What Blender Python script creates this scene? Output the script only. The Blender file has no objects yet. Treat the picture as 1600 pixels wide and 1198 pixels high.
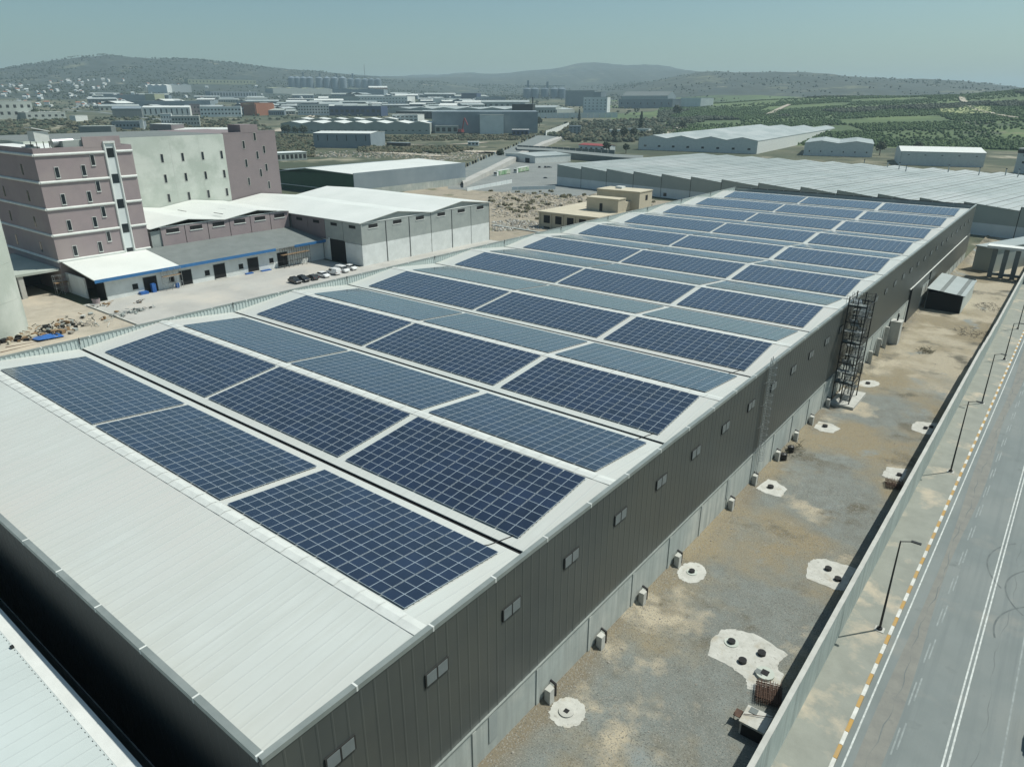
import bpy, math, random
import numpy as np
from mathutils import Vector, Matrix
random.seed(7); rng = np.random.default_rng(7)
S = bpy.context.scene
COL = S.collection
PI = math.pi
# ------------------------------------------------------------------ camera
FPX, CX, CY, HOR = 1104.0, 800.0, 599.0, 157.0          # measured on the 1600x1198 photograph
PITCH = math.atan((CY-HOR)/FPX); YAW = math.radians(38.2)
CAMZ = 46.0
cam = bpy.data.cameras.new('camera'); co = bpy.data.objects.new('camera', cam); COL.objects.link(co)
co.location = (0, 0, CAMZ); co.rotation_euler = (PI/2-PITCH, 0, YAW)
cam.sensor_width = 36; cam.lens = 36*FPX/1600; cam.clip_end = 40000; cam.clip_start = .5
S.camera = co
# ------------------------------------------------------------------ light
SUN_EL = math.radians(57); SUN_DIR = (0.616, 0.788)       # horizontal direction towards the sun
W = bpy.data.worlds.new('World'); S.world = W; W.use_nodes = True
nt = W.node_tree; bg = nt.nodes['Background']; sky = nt.nodes.new('ShaderNodeTexSky')
sky.sky_type = 'NISHITA'; sky.sun_disc = False; sky.sun_elevation = SUN_EL
sky.sun_rotation = math.atan2(SUN_DIR[0], SUN_DIR[1]); sky.air_density = 1.0; sky.dust_density = 1.6; sky.ozone_density = 2.0; sky.altitude = 60
tint = nt.nodes.new('ShaderNodeMix'); tint.data_type = 'RGBA'; tint.blend_type = 'MULTIPLY'; tint.inputs[0].default_value = 1
tint.inputs[7].default_value = (0.82, 1.0, 0.92, 1)
nt.links.new(sky.outputs[0], tint.inputs[6]); nt.links.new(tint.outputs[2], bg.inputs['Color']); bg.inputs['Strength'].default_value = 0.082
sl = bpy.data.lights.new('sun', 'SUN'); so = bpy.data.objects.new('sun', sl); COL.objects.link(so)
sl.energy = 4.1; sl.angle = math.radians(.6); sl.color = (1.0, .985, .905)
so.rotation_euler = Vector((SUN_DIR[0]*math.cos(SUN_EL), SUN_DIR[1]*math.cos(SUN_EL), math.sin(SUN_EL))).to_track_quat('Z', 'Y').to_euler()
S.view_settings.view_transform = 'Standard'; S.view_settings.look = 'None'; S.view_settings.gamma = 1
S.view_settings.use_curve_mapping = False; S.view_settings.exposure = 0.19
S.render.engine = 'CYCLES'
S.cycles.volume_bounces = 0; S.cycles.max_bounces = 6
HAZE = 1.05e-4
# ------------------------------------------------------------------ geometry of the view -> places in the world
Fv = np.array([-math.sin(YAW)*math.cos(PITCH), math.cos(YAW)*math.cos(PITCH), -math.sin(PITCH)])
Rv = np.array([math.cos(YAW), math.sin(YAW), 0.0]); Uv = np.cross(Rv, Fv); C0 = np.array([0, 0, CAMZ])
def ray(x, y): return Fv+Rv*(x-CX)/FPX-Uv*(y-CY)/FPX
def at(x, y, z): d = ray(x, y); return C0+d*((z-CAMZ)/d[2])
def onX(x, y, X): d = ray(x, y); return C0+d*(X/d[0])
def onY(x, y, Y): d = ray(x, y); return C0+d*(Y/d[1])
def gz(y): return max(-4.0, .7-.0092*max(y, 0))
def tanel(x, y):
    d = ray(x, y); return d[2]/math.hypot(d[0], d[1])
# terrain: distance rings and the height of land on them for several bearings
UC = [-700, 0, 100, 180, 300, 400, 500, 600, 700, 800, 900, 1000, 1100, 1200, 1300, 1400, 1500, 1600, 2300]
LAY = [
 (1500, [188]*8+[188, 188, 187, 186, 184, 182, 176, 172, 170, 168, 165]),
 (1950, [178, 176, 176, 176, 176, 176, 176, 175, 173, 173, 172, 170, 163, 156, 152, 152, 149, 140, 140]),
 (2500, [166, 164, 164, 163, 163, 163, 163, 162, 161, 162, 162, 161, 160, 162, 163, 164, 160, 152, 150]),
 (3200, [150, 146, 146, 145, 146, 148, 150, 152, 152, 153, 152, 146, 136, 134, 136, 140, 142, 146, 146]),
 (4000, [128, 127, 122, 118, 120, 126, 133, 140, 147, 149, 146, 129, 110.5, 112, 118, 122, 128, 139, 139]),
 (4900, [108, 108, 95, 86, 93, 102, 111, 123, 131, 136, 138, 134, 124, 124, 126, 130, 134, 144, 144]),
 (7500, [120, 120, 115, 110, 112, 112, 116, 120, 120, 115, 100, 101, 111, 120, 124, 128, 134, 146, 146]),
 (10500,[124, 124, 124, 122, 120, 120, 118, 121, 115, 118, 120, 122, 124, 126, 128, 130, 136, 146, 146])]
RL = [950.0]+[l[0] for l in LAY]
UCa = np.array(UC, float)
ZL = np.array([[-4.0]*len(UC)]+[[CAMZ+l[0]*tanel(u, y) for u, y in zip(UC, l[1])] for l in LAY])
def hill_noise(x, y):
    return (math.sin(x*.0031+1.3)*math.cos(y*.0027+.4)+.6*math.sin(x*.0077+y*.0061)+.35*math.sin(x*.017-y*.013+2)+.2*math.sin(x*.041+y*.033))
def T(x, y):
    r = math.hypot(x, y)
    if r < 950: return gz(y)
    az = math.atan2(x*Rv[0]+y*Rv[1], -x*math.sin(YAW)+y*math.cos(YAW))
    az = max(-.93, min(.93, az)); u = CX+FPX*math.tan(az)/math.cos(PITCH)
    col = [np.interp(u, UCa, ZL[k]) for k in range(len(RL))]
    z = float(np.interp(r, RL, col)) if r < 10500 else col[-1]-(r-10500)*.12
    if y < 500 and r < 1500: z = z*(r-950)/550+gz(y)*(1500-r)/550
    if r > 1500: z += hill_noise(x, y)*min(1, (r-1500)/1500)*r*.0016
    return z
def tp(px, py):                                          # ray against the terrain
    d = ray(px, py); h = math.hypot(d[0], d[1]); t = 60/h; prev = t
    while t*h < 12000:
        P = C0+d*t
        if P[2] < T(P[0], P[1]):
            a, b = prev, t
            for _ in range(22):
                m = (a+b)/2; P = C0+d*m
                if P[2] < T(P[0], P[1]): b = m
                else: a = m
            return C0+d*b
        prev = t; t *= 1.02
    return C0+d*(6000/h)
# ------------------------------------------------------------------ materials
MATS = {}
def mat(name, c1, c2=None, scale=1.0, rough=.7, detail=6, bump=0.0, bscale=None, metal=0.0, spec=.5, stripes=None, streak=0.0, c3=None, s3=.05, lo=.35, hi=.65, patches=None, ystreak=None, ramps=None):
    if name in MATS: return MATS[name]
    m = bpy.data.materials.new(name); m.use_nodes = True; t = m.node_tree; b = t.nodes['Principled BSDF']
    N = t.nodes.new; L = t.links.new
    g = N('ShaderNodeNewGeometry'); pos = g.outputs['Position']
    b.inputs['Roughness'].default_value = rough; b.inputs['Metallic'].default_value = metal; b.inputs['Specular IOR Level'].default_value = spec
    def noise(sc, det=detail, vec=pos):
        n = N('ShaderNodeTexNoise'); n.inputs['Scale'].default_value = sc; n.inputs['Detail'].default_value = det; n.inputs['Roughness'].default_value = .62; L(vec, n.inputs['Vector']); return n.outputs[0]
    def ramp(v, a, bb):
        r = N('ShaderNodeMapRange'); r.inputs[1].default_value = a; r.inputs[2].default_value = bb; L(v, r.inputs[0]); return r.outputs[0]
    def mix(f, A, B, mode='MIX'):
        x = N('ShaderNodeMix'); x.data_type = 'RGBA'; x.blend_type = mode
        for sock, v in ((x.inputs[0], f), (x.inputs[6], A), (x.inputs[7], B)):
            if isinstance(v, tuple): sock.default_value = (*v, 1)
            elif isinstance(v, float): sock.default_value = v
            else: L(v, sock)
        return x.outputs[2]
    c2 = c2 or tuple(min(1, v*.82) for v in c1)
    col = mix(ramp(noise(scale), lo, hi), c1, c2)
    if c3: col = mix(ramp(noise(s3, 5), .45, .62), col, c3)
    if ystreak:
        mp = N('ShaderNodeMapping'); mp.inputs['Scale'].default_value = (1.5, .035, 1); L(pos, mp.inputs[0])
        col = mix(ramp(noise(1.0, 7, mp.outputs[0]), .48, .72), col, ystreak)
    if ramps:
        for (rc, axis, a0, a1, amp, nsc) in ramps:         # another soil beyond a wavering line
            sp_ = N('ShaderNodeSeparateXYZ'); L(pos, sp_.inputs[0]); q = N('ShaderNodeMath'); q.operation = 'MULTIPLY_ADD'; q.inputs[1].default_value = amp; L(noise(nsc, 8), q.inputs[0]); L(sp_.outputs[axis], q.inputs[2])
            col = mix(ramp(q.outputs[0], a0+amp*.5, a1+amp*.5), col, rc)
    if patches:
        for (pc, ps, pa, pb) in patches: col = mix(ramp(noise(ps, 8), pa, pb), col, pc)
    if streak:
        mp = N('ShaderNodeMapping'); mp.inputs['Scale'].default_value = (1.6, 1.6, .12); L(pos, mp.inputs[0])
        col = mix(ramp(noise(1.0, 8, mp.outputs[0]), .42, .75), col, tuple(v*(1-streak) for v in c1))
    bh = None
    if stripes:                                            # (axis, pitch, width, depth of the ribs, shade)
        ax, pitch, wd, st = stripes
        sp = N('ShaderNodeSeparateXYZ'); L(pos, sp.inputs[0])
        md = N('ShaderNodeMath'); md.operation = 'PINGPONG'; md.inputs[1].default_value = pitch/2; L(sp.outputs[ax], md.inputs[0])
        rr = N('ShaderNodeMapRange'); rr.inputs[1].default_value = wd; rr.inputs[2].default_value = 0; L(md.outputs[0], rr.inputs[0])
        bh = rr.outputs[0]
        col = mix(rr.outputs[0], col, tuple(v*st for v in c1))
    L(col, b.inputs['Base Color'])
    if bump or stripes:
        bp = N('ShaderNodeBump'); bp.inputs['Strength'].default_value = max(bump, .3 if stripes else 0)
        bp.inputs['Distance'].default_value = .05
        if stripes and not bump: L(bh, bp.inputs['Height'])
        else: L(noise(bscale or scale*6, 8), bp.inputs['Height'])
        L(bp.outputs[0], b.inputs['Normal'])
    MATS[name] = m; return m
roofw = mat('white roof sheet', (.52, .545, .515), (.475, .50, .47), .12, .42, ystreak=(.47, .49, .455), stripes=(0, 1.0, .10, .93), c3=(.51, .51, .475), s3=.03)
roofb = mat('bright roof sheet', (.68, .70, .665), (.61, .635, .60), .08, .5, stripes=(1, 1.0, .06, .93))
roofn = mat('neighbour roof sheet', (.52, .575, .56), (.47, .52, .505), .1, .45, stripes=(0, 1.0, .08, .9))
capw = mat('ridge flashing', (.60, .62, .585), (.52, .54, .51), .9, .5, bump=.3, bscale=4)
capg = mat('grey parapet flashing', (.30, .33, .31), (.24, .27, .255), .5, .4, metal=.3)
capl = mat('flashing joint', (.70, .72, .68), None, 1, .5)
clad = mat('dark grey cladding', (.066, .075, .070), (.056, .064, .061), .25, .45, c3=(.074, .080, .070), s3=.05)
clad_shade = mat('shade-darkened cladding', (.020, .022, .021), (.017, .019, .018), .3, .6)  # same grey cladding, darkened: the front wall's shade is put into the colour
sheet = mat('pale corrugated sheet', (.50, .56, .54), (.44, .50, .48), .3, .45)
conc = mat('plinth concrete', (.40, .435, .405), (.33, .365, .34), .35, .85, bump=.2, bscale=5, streak=.3, c3=(.50, .51, .46), s3=.09)
concw = mat('boundary wall concrete', (.36, .41, .38), (.28, .33, .31), .3, .85, bump=.25, bscale=6, streak=.45)
concl = mat('light concrete', (.48, .48, .44), (.39, .39, .355), .8, .85, bump=.2, bscale=8)
pad = mat('poured concrete pad', (.50, .50, .46), (.41, .41, .37), 1.2, .85, bump=.3, bscale=9, patches=[((.36, .325, .25), .45, .54, .68), ((.30, .29, .26), 3, .58, .68)])
concy = mat('cast grey concrete', (.43, .47, .42), (.36, .40, .35), .10, .85, bump=.15, bscale=3, c3=(.50, .53, .48), s3=.12)
black = mat('black opening', (.006, .007, .008), None, 1, .8)
dark = mat('dark steel', (.035, .037, .036), None, 2, .5, metal=.4)
galv = mat('galvanised steel', (.42, .45, .45), (.34, .37, .37), 3, .4, metal=.5)
rust = mat('rusty steel', (.10, .055, .035), (.06, .035, .025), 4, .85)
gutm = mat('dark gutter', (.012, .012, .012), None, 1, .6)
lilac = mat('lilac render', (.30, .245, .25), (.27, .225, .23), .3, .85, c3=(.32, .27, .265), s3=.08)
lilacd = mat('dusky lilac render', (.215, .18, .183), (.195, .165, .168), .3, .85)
white = mat('white paint', (.66, .68, .65), (.58, .60, .57), .5, .7)
whitew = mat('whitewashed wall', (.68, .71, .69), (.58, .61, .59), .4, .85, bump=.1, bscale=3)
greyw = mat('grey rendered wall', (.33, .36, .34), (.28, .31, .295), .4, .85, bump=.1, bscale=3)
bluep = mat('blue fascia', (.035, .16, .36), (.03, .13, .30), .8, .5)
bluet = mat('blue plastic', (.02, .09, .30), (.03, .13, .38), 1.5, .5)
felt = mat('grey roofing felt', (.17, .19, .185), (.14, .16, .155), .3, .9, bump=.2, bscale=4)
glass = mat('window glass', (.02, .026, .03), None, 1, .08, spec=.6)
louv = mat('grey louvre pane', (.175, .20, .205), (.15, .175, .175), 1, .35, stripes=(2, .12, .02, .6))
asph = mat('worn asphalt', (.175, .20, .195), (.152, .176, .17), .25, .9, bump=.3, bscale=12, c3=(.195, .215, .205), s3=.05, patches=[((.24, .24, .215), .11, .58, .75), ((.13, .15, .145), .4, .60, .75)], ystreak=(.145, .168, .165))
paint = mat('worn white marking', (.58, .61, .58), (.36, .38, .36), 2.5, .8)
paintf = mat('faded white marking', (.28, .31, .30), (.19, .215, .21), 1.5, .85)
kerbw = mat('white kerb paint', (.62, .62, .58), (.46, .46, .42), 1.5, .8)
kerby = mat('yellow kerb paint', (.42, .25, .06), (.36, .25, .12), 1.5, .8)
pave = mat('pavement concrete', (.255, .265, .23), (.215, .225, .195), .5, .9, bump=.3, bscale=6, patches=[((.40, .355, .275), .2, .54, .66), ((.24, .25, .22), .9, .58, .72)])
yard = mat('gravel and dirt yard', (.185, .205, .190), (.150, .158, .140), .55, .95, bump=1.0, bscale=9,
           patches=[((.235, .195, .12), .038, .46, .56), ((.40, .35, .255), .07, .56, .63), ((.10, .09, .062), .12, .56, .66), ((.21, .235, .225), .10, .60, .68), ((.26, .255, .225), 7, .52, .66), ((.07, .07, .06), 9, .54, .66)],
           ramps=[((.38, .335, .245), 1, 128, 146, 34, .09), ((.17, .145, .10), 0, -22.6, -24.6, 4.5, .35)])
dirt = mat('pale construction dirt', (.40, .36, .29), (.33, .295, .235), .3, .95, bump=.6, bscale=3, patches=[((.46, .40, .31), .08, .5, .65)])
slabc = mat('concrete apron', (.415, .41, .38), (.35, .345, .32), .12, .9, bump=.2, bscale=3, patches=[((.34, .33, .30), .06, .55, .7), ((.46, .435, .385), .05, .55, .7)])
soil = mat('far yard asphalt', (.21, .225, .215), (.17, .185, .18), .1, .9)
rock = mat('rubble rock', (.34, .33, .30), (.24, .24, .22), .6, .95, bump=.5, bscale=3)
stone = mat('yard stones', (.30, .28, .24), (.20, .19, .165), 2, .95)
bush = mat('dry bush', (.105, .10, .06), (.07, .07, .04), .8, .95)
leaf = mat('dark foliage', (.034, .048, .028), (.048, .064, .034), .3, .9)
leafg = mat('orchard foliage', (.062, .11, .030), (.045, .085, .026), .02, .9)
bark = mat('bark', (.08, .06, .045), None, 3, .9)
cream = mat('cream render', (.52, .47, .36), (.45, .41, .31), .3, .85)
roofg = mat('grey white roof', (.33, .37, .36), (.28, .32, .31), .05, .5, c3=(.39, .42, .41), s3=.02)
wallg = mat('sage grey cladding', (.33, .365, .335), (.29, .325, .30), .1, .6)
wallp = mat('pale precast wall', (.64, .68, .67), (.56, .60, .59), .1, .8)
wallb = mat('blue grey cladding', (.23, .275, .30), (.19, .235, .26), .1, .55)
green = mat('dark green cladding', (.02, .085, .045), (.016, .07, .038), .3, .5)
brick = mat('terracotta wall', (.33, .13, .07), (.27, .11, .06), .3, .85)
navy = mat('navy wall', (.045, .07, .14), None, .5, .6)
olive = mat('olive roof', (.33, .35, .22), (.27, .30, .2), .05, .7)
terr = mat('dry scrubland and fields', (.085, .095, .055), (.13, .125, .08), .02, .95, bump=.5, bscale=.3,
           patches=[((.045, .060, .032), .0045, .46, .56), ((.26, .24, .17), .008, .60, .66), ((.045, .055, .03), .03, .53, .60), ((.34, .31, .24), .022, .63, .68)])
orch = mat('green orchard ground', (.075, .115, .038), (.055, .088, .032), .01, .95, bump=.4, bscale=.3, patches=[((.10, .145, .048), .0042, .50, .56), ((.20, .19, .11), .006, .64, .68), ((.045, .06, .03), .011, .58, .62)])
moundm = mat('earth and rubble', (.33, .285, .215), (.24, .215, .17), .25, .95, bump=.8, bscale=1.2, patches=[((.13, .13, .08), .09, .55, .66)])
redr = mat('red roof', (.28, .05, .05), None, .5, .7)
wood = mat('timber', (.26, .17, .09), (.2, .13, .07), 2, .9)
pipe = mat('black plastic', (.012, .012, .013), None, 2, .5)
tyre = mat('tyre rubber', (.015, .015, .015), None, 2, .8)
metalk = mat('tank steel', (.36, .38, .38), (.28, .30, .30), .8, .35, metal=.5)
curtain = mat('green cream curtain', (.20, .34, .19), (.42, .46, .36), .22, .6, lo=.45, hi=.55)
alu = mat('module frame', (.50, .57, .62), None, 2, .35, metal=.3)
def module_glass():
    m = bpy.data.materials.new('solar cells'); m.use_nodes = True; t = m.node_tree; b = t.nodes['Principled BSDF']; N = t.nodes.new; L = t.links.new
    uv = N('ShaderNodeUVMap'); sp = N('ShaderNodeSeparateXYZ'); L(uv.outputs[0], sp.inputs[0])
    def line(o, n, w):
        a = N('ShaderNodeMath'); a.operation = 'MULTIPLY'; a.inputs[1].default_value = n; L(sp.outputs[o], a.inputs[0])
        c = N('ShaderNodeMath'); c.operation = 'PINGPONG'; c.inputs[1].default_value = .5; L(a.outputs[0], c.inputs[0])
        d = N('ShaderNodeMath'); d.operation = 'LESS_THAN'; d.inputs[1].default_value = w; L(c.outputs[0], d.inputs[0]); return d.outputs[0]
    a1 = line(0, 24, .03); a2 = line(1, 6, .018); mid = line(0, 2, .0)
    mm = N('ShaderNodeMath'); mm.operation = 'COMPARE'; mm.inputs[1].default_value = .5; mm.inputs[2].default_value = .010; L(sp.outputs[0], mm.inputs[0])
    mx = N('ShaderNodeMath'); mx.operation = 'MAXIMUM'; L(a1, mx.inputs[0]); L(a2, mx.inputs[1])
    g = N('ShaderNodeNewGeometry'); n = N('ShaderNodeTexNoise'); n.inputs['Scale'].default_value = .35; n.inputs['Detail'].default_value = 5; L(g.outputs['Position'], n.inputs[0])
    oi = N('ShaderNodeObjectInfo')
    v = N('ShaderNodeMapRange'); v.inputs[1].default_value = .35; v.inputs[2].default_value = .65; v.inputs[3].default_value = .8; v.inputs[4].default_value = 1.25; L(n.outputs[0], v.inputs[0])
    ov = N('ShaderNodeMapRange'); ov.inputs[3].default_value = .8; ov.inputs[4].default_value = 1.2; L(oi.outputs['Random'], ov.inputs[0])
    vm = N('ShaderNodeMath'); vm.operation = 'MULTIPLY'; L(v.outputs[0], vm.inputs[0]); L(ov.outputs[0], vm.inputs[1])
    base = N('ShaderNodeMix'); base.data_type = 'RGBA'; base.blend_type = 'MULTIPLY'; base.inputs[0].default_value = 1; base.inputs[6].default_value = (.007, .013, .033, 1); L(vm.outputs[0], base.inputs[7])
    c1 = N('ShaderNodeMix'); c1.data_type = 'RGBA'; L(mx.outputs[0], c1.inputs[0]); L(base.outputs[2], c1.inputs[6]); c1.inputs[7].default_value = (.030, .042, .066, 1)
    c2 = N('ShaderNodeMix'); c2.data_type = 'RGBA'; L(mm.outputs[0], c2.inputs[0]); L(c1.outputs[2], c2.inputs[6]); c2.inputs[7].default_value = (.40, .46, .50, 1)
    L(c2.outputs[2], b.inputs['Base Color']); b.inputs['Roughness'].default_value = .16; b.inputs['Specular IOR Level'].default_value = .8; b.inputs['Coat Weight'].default_value = .8; b.inputs['Coat Roughness'].default_value = .1; b.inputs['Sheen Weight'].default_value = .03; b.inputs['Sheen Roughness'].default_value = .5; b.inputs['Sheen Tint'].default_value = (.8, .9, .85, 1)
    return m
cells = module_glass()
# ------------------------------------------------------------------ mesh helpers
class MB:
    def __init__(s): s.v = []; s.f = []; s.m = []; s.mats = []; s.uv = {}
    def mi(s, m):
        if m not in s.mats: s.mats.append(m)
        return s.mats.index(m)
    def add(s, vs, fs, m):
        o = len(s.v); s.v += [tuple(float(c) for c in v) for v in vs]; k = s.mi(m)
        for f in fs: s.f.append(tuple(i+o for i in f)); s.m.append(k)
    def box(s, x0, x1, y0, y1, z0, z1, m):
        s.add([(x0, y0, z0), (x1, y0, z0), (x1, y1, z0), (x0, y1, z0), (x0, y0, z1), (x1, y0, z1), (x1, y1, z1), (x0, y1, z1)],
              [(0, 3, 2, 1), (4, 5, 6, 7), (0, 1, 5, 4), (1, 2, 6, 5), (2, 3, 7, 6), (3, 0, 4, 7)], m)
    def prism(s, pts, z0, z1, m):                         # pts counter-clockwise
        n = len(pts)
        s.add([(p[0], p[1], z0) for p in pts]+[(p[0], p[1], z1) for p in pts],
              [tuple(range(n-1, -1, -1)), tuple(range(n, 2*n))]+[(i, (i+1) % n, n+(i+1) % n, n+i) for i in range(n)], m)
    def tube(s, a, b, r, m, n=8, r2=None):
        a = Vector(a); b = Vector(b); d = (b-a).normalized(); u = d.orthogonal().normalized(); w = d.cross(u); r2 = r if r2 is None else r2
        vs = [a+(u*math.cos(2*PI*i/n)+w*math.sin(2*PI*i/n))*r for i in range(n)]+[b+(u*math.cos(2*PI*i/n)+w*math.sin(2*PI*i/n))*r2 for i in range(n)]
        s.add(vs, [tuple(range(n-1, -1, -1)), tuple(range(n, 2*n))]+[(i, (i+1) % n, n+(i+1) % n, n+i) for i in range(n)], m)
    def blob(s, c, r, m, sub=1, jit=.25, sq=1.0):
        vs, fs = ICO[sub]
        s.add([(c[0]+v[0]*r*(1+random.uniform(-jit, jit)), c[1]+v[1]*r*(1+random.uniform(-jit, jit)), c[2]+v[2]*r*sq*(1+random.uniform(-jit, jit))) for v in vs], fs, m)
    def mesh(s, name):
        me = bpy.data.meshes.new(name); me.from_pydata(s.v, [], s.f)
        for m in s.mats: me.materials.append(m)
        me.polygons.foreach_set('material_index', s.m); me.update(); return me
    def obj(s, name, parent=None, loc=None, rz=0):
        o = bpy.data.objects.new(name, s.mesh(name)); COL.objects.link(o)
        if parent is not None: o.parent = parent
        if loc is not None: o.location = loc
        o.rotation_euler.z = rz; return o
def ico():
    t = (1+5**.5)/2
    v = [Vector(p).normalized() for p in [(-1, t, 0), (1, t, 0), (-1, -t, 0), (1, -t, 0), (0, -1, t), (0, 1, t), (0, -1, -t), (0, 1, -t), (t, 0, -1), (t, 0, 1), (-t, 0, -1), (-t, 0, 1)]]
    f = [(0, 11, 5), (0, 5, 1), (0, 1, 7), (0, 7, 10), (0, 10, 11), (1, 5, 9), (5, 11, 4), (11, 10, 2), (10, 7, 6), (7, 1, 8), (3, 9, 4), (3, 4, 2), (3, 2, 6), (3, 6, 8), (3, 8, 9), (4, 9, 5), (2, 4, 11), (6, 2, 10), (8, 6, 7), (9, 8, 1)]
    v2 = list(v); c = {}; f2 = []
    def mid(a, b):
        k = (min(a, b), max(a, b))
        if k not in c: c[k] = len(v2); v2.append(((v2[a]+v2[b])/2).normalized())
        return c[k]
    for a, b, d in f: x, y, z = mid(a, b), mid(b, d), mid(d, a); f2 += [(a, x, z), (b, y, x), (d, z, y), (x, y, z)]
    return {0: ([tuple(p) for p in v], f), 1: ([tuple(p) for p in v2], f2)}
ICO = ico()
def tag(o, label=None, cat=None, group=None, kind=None):
    if label: o['label'] = label
    if cat: o['category'] = cat
    if group: o['group'] = group
    if kind: o['kind'] = kind
    return o
def thing(name, label, cat, loc=(0, 0, 0), rz=0, group=None):
    o = bpy.data.objects.new(name, None); COL.objects.link(o); o.location = [float(c) for c in loc]; o.rotation_euler.z = rz
    o.empty_display_size = .5; return tag(o, label, cat, group)
UB = {}
def piece(name, m, parent, x0, x1, y0, y1, z0, z1):       # a box part that shares one unit-box mesh per material
    if m.name not in UB:
        b = MB(); b.box(-.5, .5, -.5, .5, -.5, .5, m); UB[m.name] = b.mesh('box '+m.name)
    o = bpy.data.objects.new(name, UB[m.name]); COL.objects.link(o); o.parent = parent
    o.location = ((x0+x1)/2, (y0+y1)/2, (z0+z1)/2); o.scale = (x1-x0, y1-y0, z1-z0); return o
def copy_tree(o, parent=None):
    c = o.copy(); COL.objects.link(c); c.parent = parent
    for ch in list(o.children): copy_tree(ch, c)
    return c
def structure(b, name, loc=None): return tag(b.obj(name, loc=loc), kind='structure')
def strip_mesh(L, Rr, m, dz=0.0):
    b = MB(); n = len(L); b.add([(p[0], p[1], p[2]+dz) for p in L]+[(p[0], p[1], p[2]+dz) for p in Rr], [(i, n+i, n+i+1, i+1) for i in range(n-1)], m); return b
# ------------------------------------------------------------------ SETTING: terrain
def build_ground():
    b = MB(); rs = [0, 8, 20, 40, 60, 80, 110, 140, 170, 200, 240, 280, 330, 380, 440, 500, 570, 650, 740, 840, 950]
    r = 950
    while r < 16000: r = r*1.035 if r < 5200 else r*1.06; rs.append(r)
    azs = [YAW-math.radians(a) for a in ([*np.arange(-180, -62, 4), *np.arange(-60, 60, .45), *np.arange(60, 180, 4)])]
    nA = len(azs); vs = []
    for r in rs:
        for a in azs:
            x, y = -math.sin(a)*r, math.cos(a)*r; vs.append((x, y, T(x, y)))
    fs = []
    for i in range(len(rs)-1):
        for j in range(nA):
            k = (j+1) % nA; f = (i*nA+j, i*nA+k, (i+1)*nA+k, (i+1)*nA+j); fs.append(f[::-1] if False else (f[0], f[3], f[2], f[1])[::-1])
    b.add(vs, fs, terr); om = b.mi(orch); wm_ = b.mi(mat('wooded hill ground', (.032, .048, .044), (.048, .060, .050), .004, .95, bump=.5, bscale=.1, patches=[((.12, .13, .085), .0042, .57, .66), ((.025, .035, .02), .02, .5, .6), ((.22, .21, .15), .011, .64, .70)]))
    for q, f in enumerate(fs):
        x, y, z = vs[f[0]]; r = math.hypot(x, y)
        if r >= 2750: b.m[q] = wm_
        if 860 < r < 2700:
            u = CX+FPX*math.tan(max(-1.2, min(1.2, math.atan2(x*Rv[0]+y*Rv[1], -x*math.sin(YAW)+y*math.cos(YAW)))))/math.cos(PITCH)
            if u > 1000+60*math.sin(r*.011)+max(0, 1100-r)*.55: b.m[q] = om
    o = structure(b, 'ground')

    me = o.data; me.update()
    if me.polygons[nA*5].normal.z < 0: me.flip_normals()
    return o
build_ground()
def patch(name, pts, m, lift, step=6.0):                  # a sheet laid a little above the sloping ground
    b = MB(); b.add([(p[0], p[1], gz(p[1])+lift) for p in pts], [tuple(range(len(pts)))], m); return structure(b, name)
# concrete and dirt of the yards
Ys = list(range(-10, 341, 10))
def ribbon(name, xa, xb, m, lift, y0=-10, y1=340, step=10):
    ys = list(np.arange(y0, y1+.1, step)); b = strip_mesh([(xa(y), y, gz(y)+lift) for y in ys], [(xb(y), y, gz(y)+lift) for y in ys], m); return structure(b, name)
WALLX = lambda y: -8.75+.004*y
KERB = lambda y: -5.5+.0115*y
b = MB(); yy = np.arange(-10, 341, 5); ns = len(yy)
b.add([(x if x > -100 else WALLX(y)-.1, y, gz(y)+.02+h) for x, h in ((-25.3, .5), (-24.75, .22), (-24.4, .0), (-18.0, 0), (-12.5, 0), (-999, 0)) for y in yy], [(c*ns+i, (c+1)*ns+i, (c+1)*ns+i+1, c*ns+i+1) for c in range(5) for i in range(ns-1)], yard); structure(b, 'yard_ground')
ribbon('pavement', lambda y: WALLX(y)+.1, lambda y: KERB(y), pave, .16, -10, 700, 10)
ribbon('road', lambda y: KERB(y)+.2, lambda y: KERB(y)+19, asph, .02, -10, 700, 10)
for nm, off, w, m in (('edge_line', .62, .13, paint), ('centre_line', 6.35, .13, paint), ('centre_line', 6.68, .13, paint), ('edge_line', 9.75, .13, paintf)):
    ribbon(nm, lambda y: KERB(y)+off, lambda y: KERB(y)+off+w, m, .026, 20, 600)
for dx, ph in ((3.15, 0), (3.42, .8)):
    b = MB()
    for k in range(60):
        y0 = 30+k*6.1+ph; b.add([(KERB(y)+dx+s, y, gz(y)+.026) for y, s in ((y0, 0), (y0, .12), (y0+3.2, .12), (y0+3.2, 0))], [(0, 1, 2, 3)], paintf)
    structure(b, 'lane_dashes')
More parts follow.
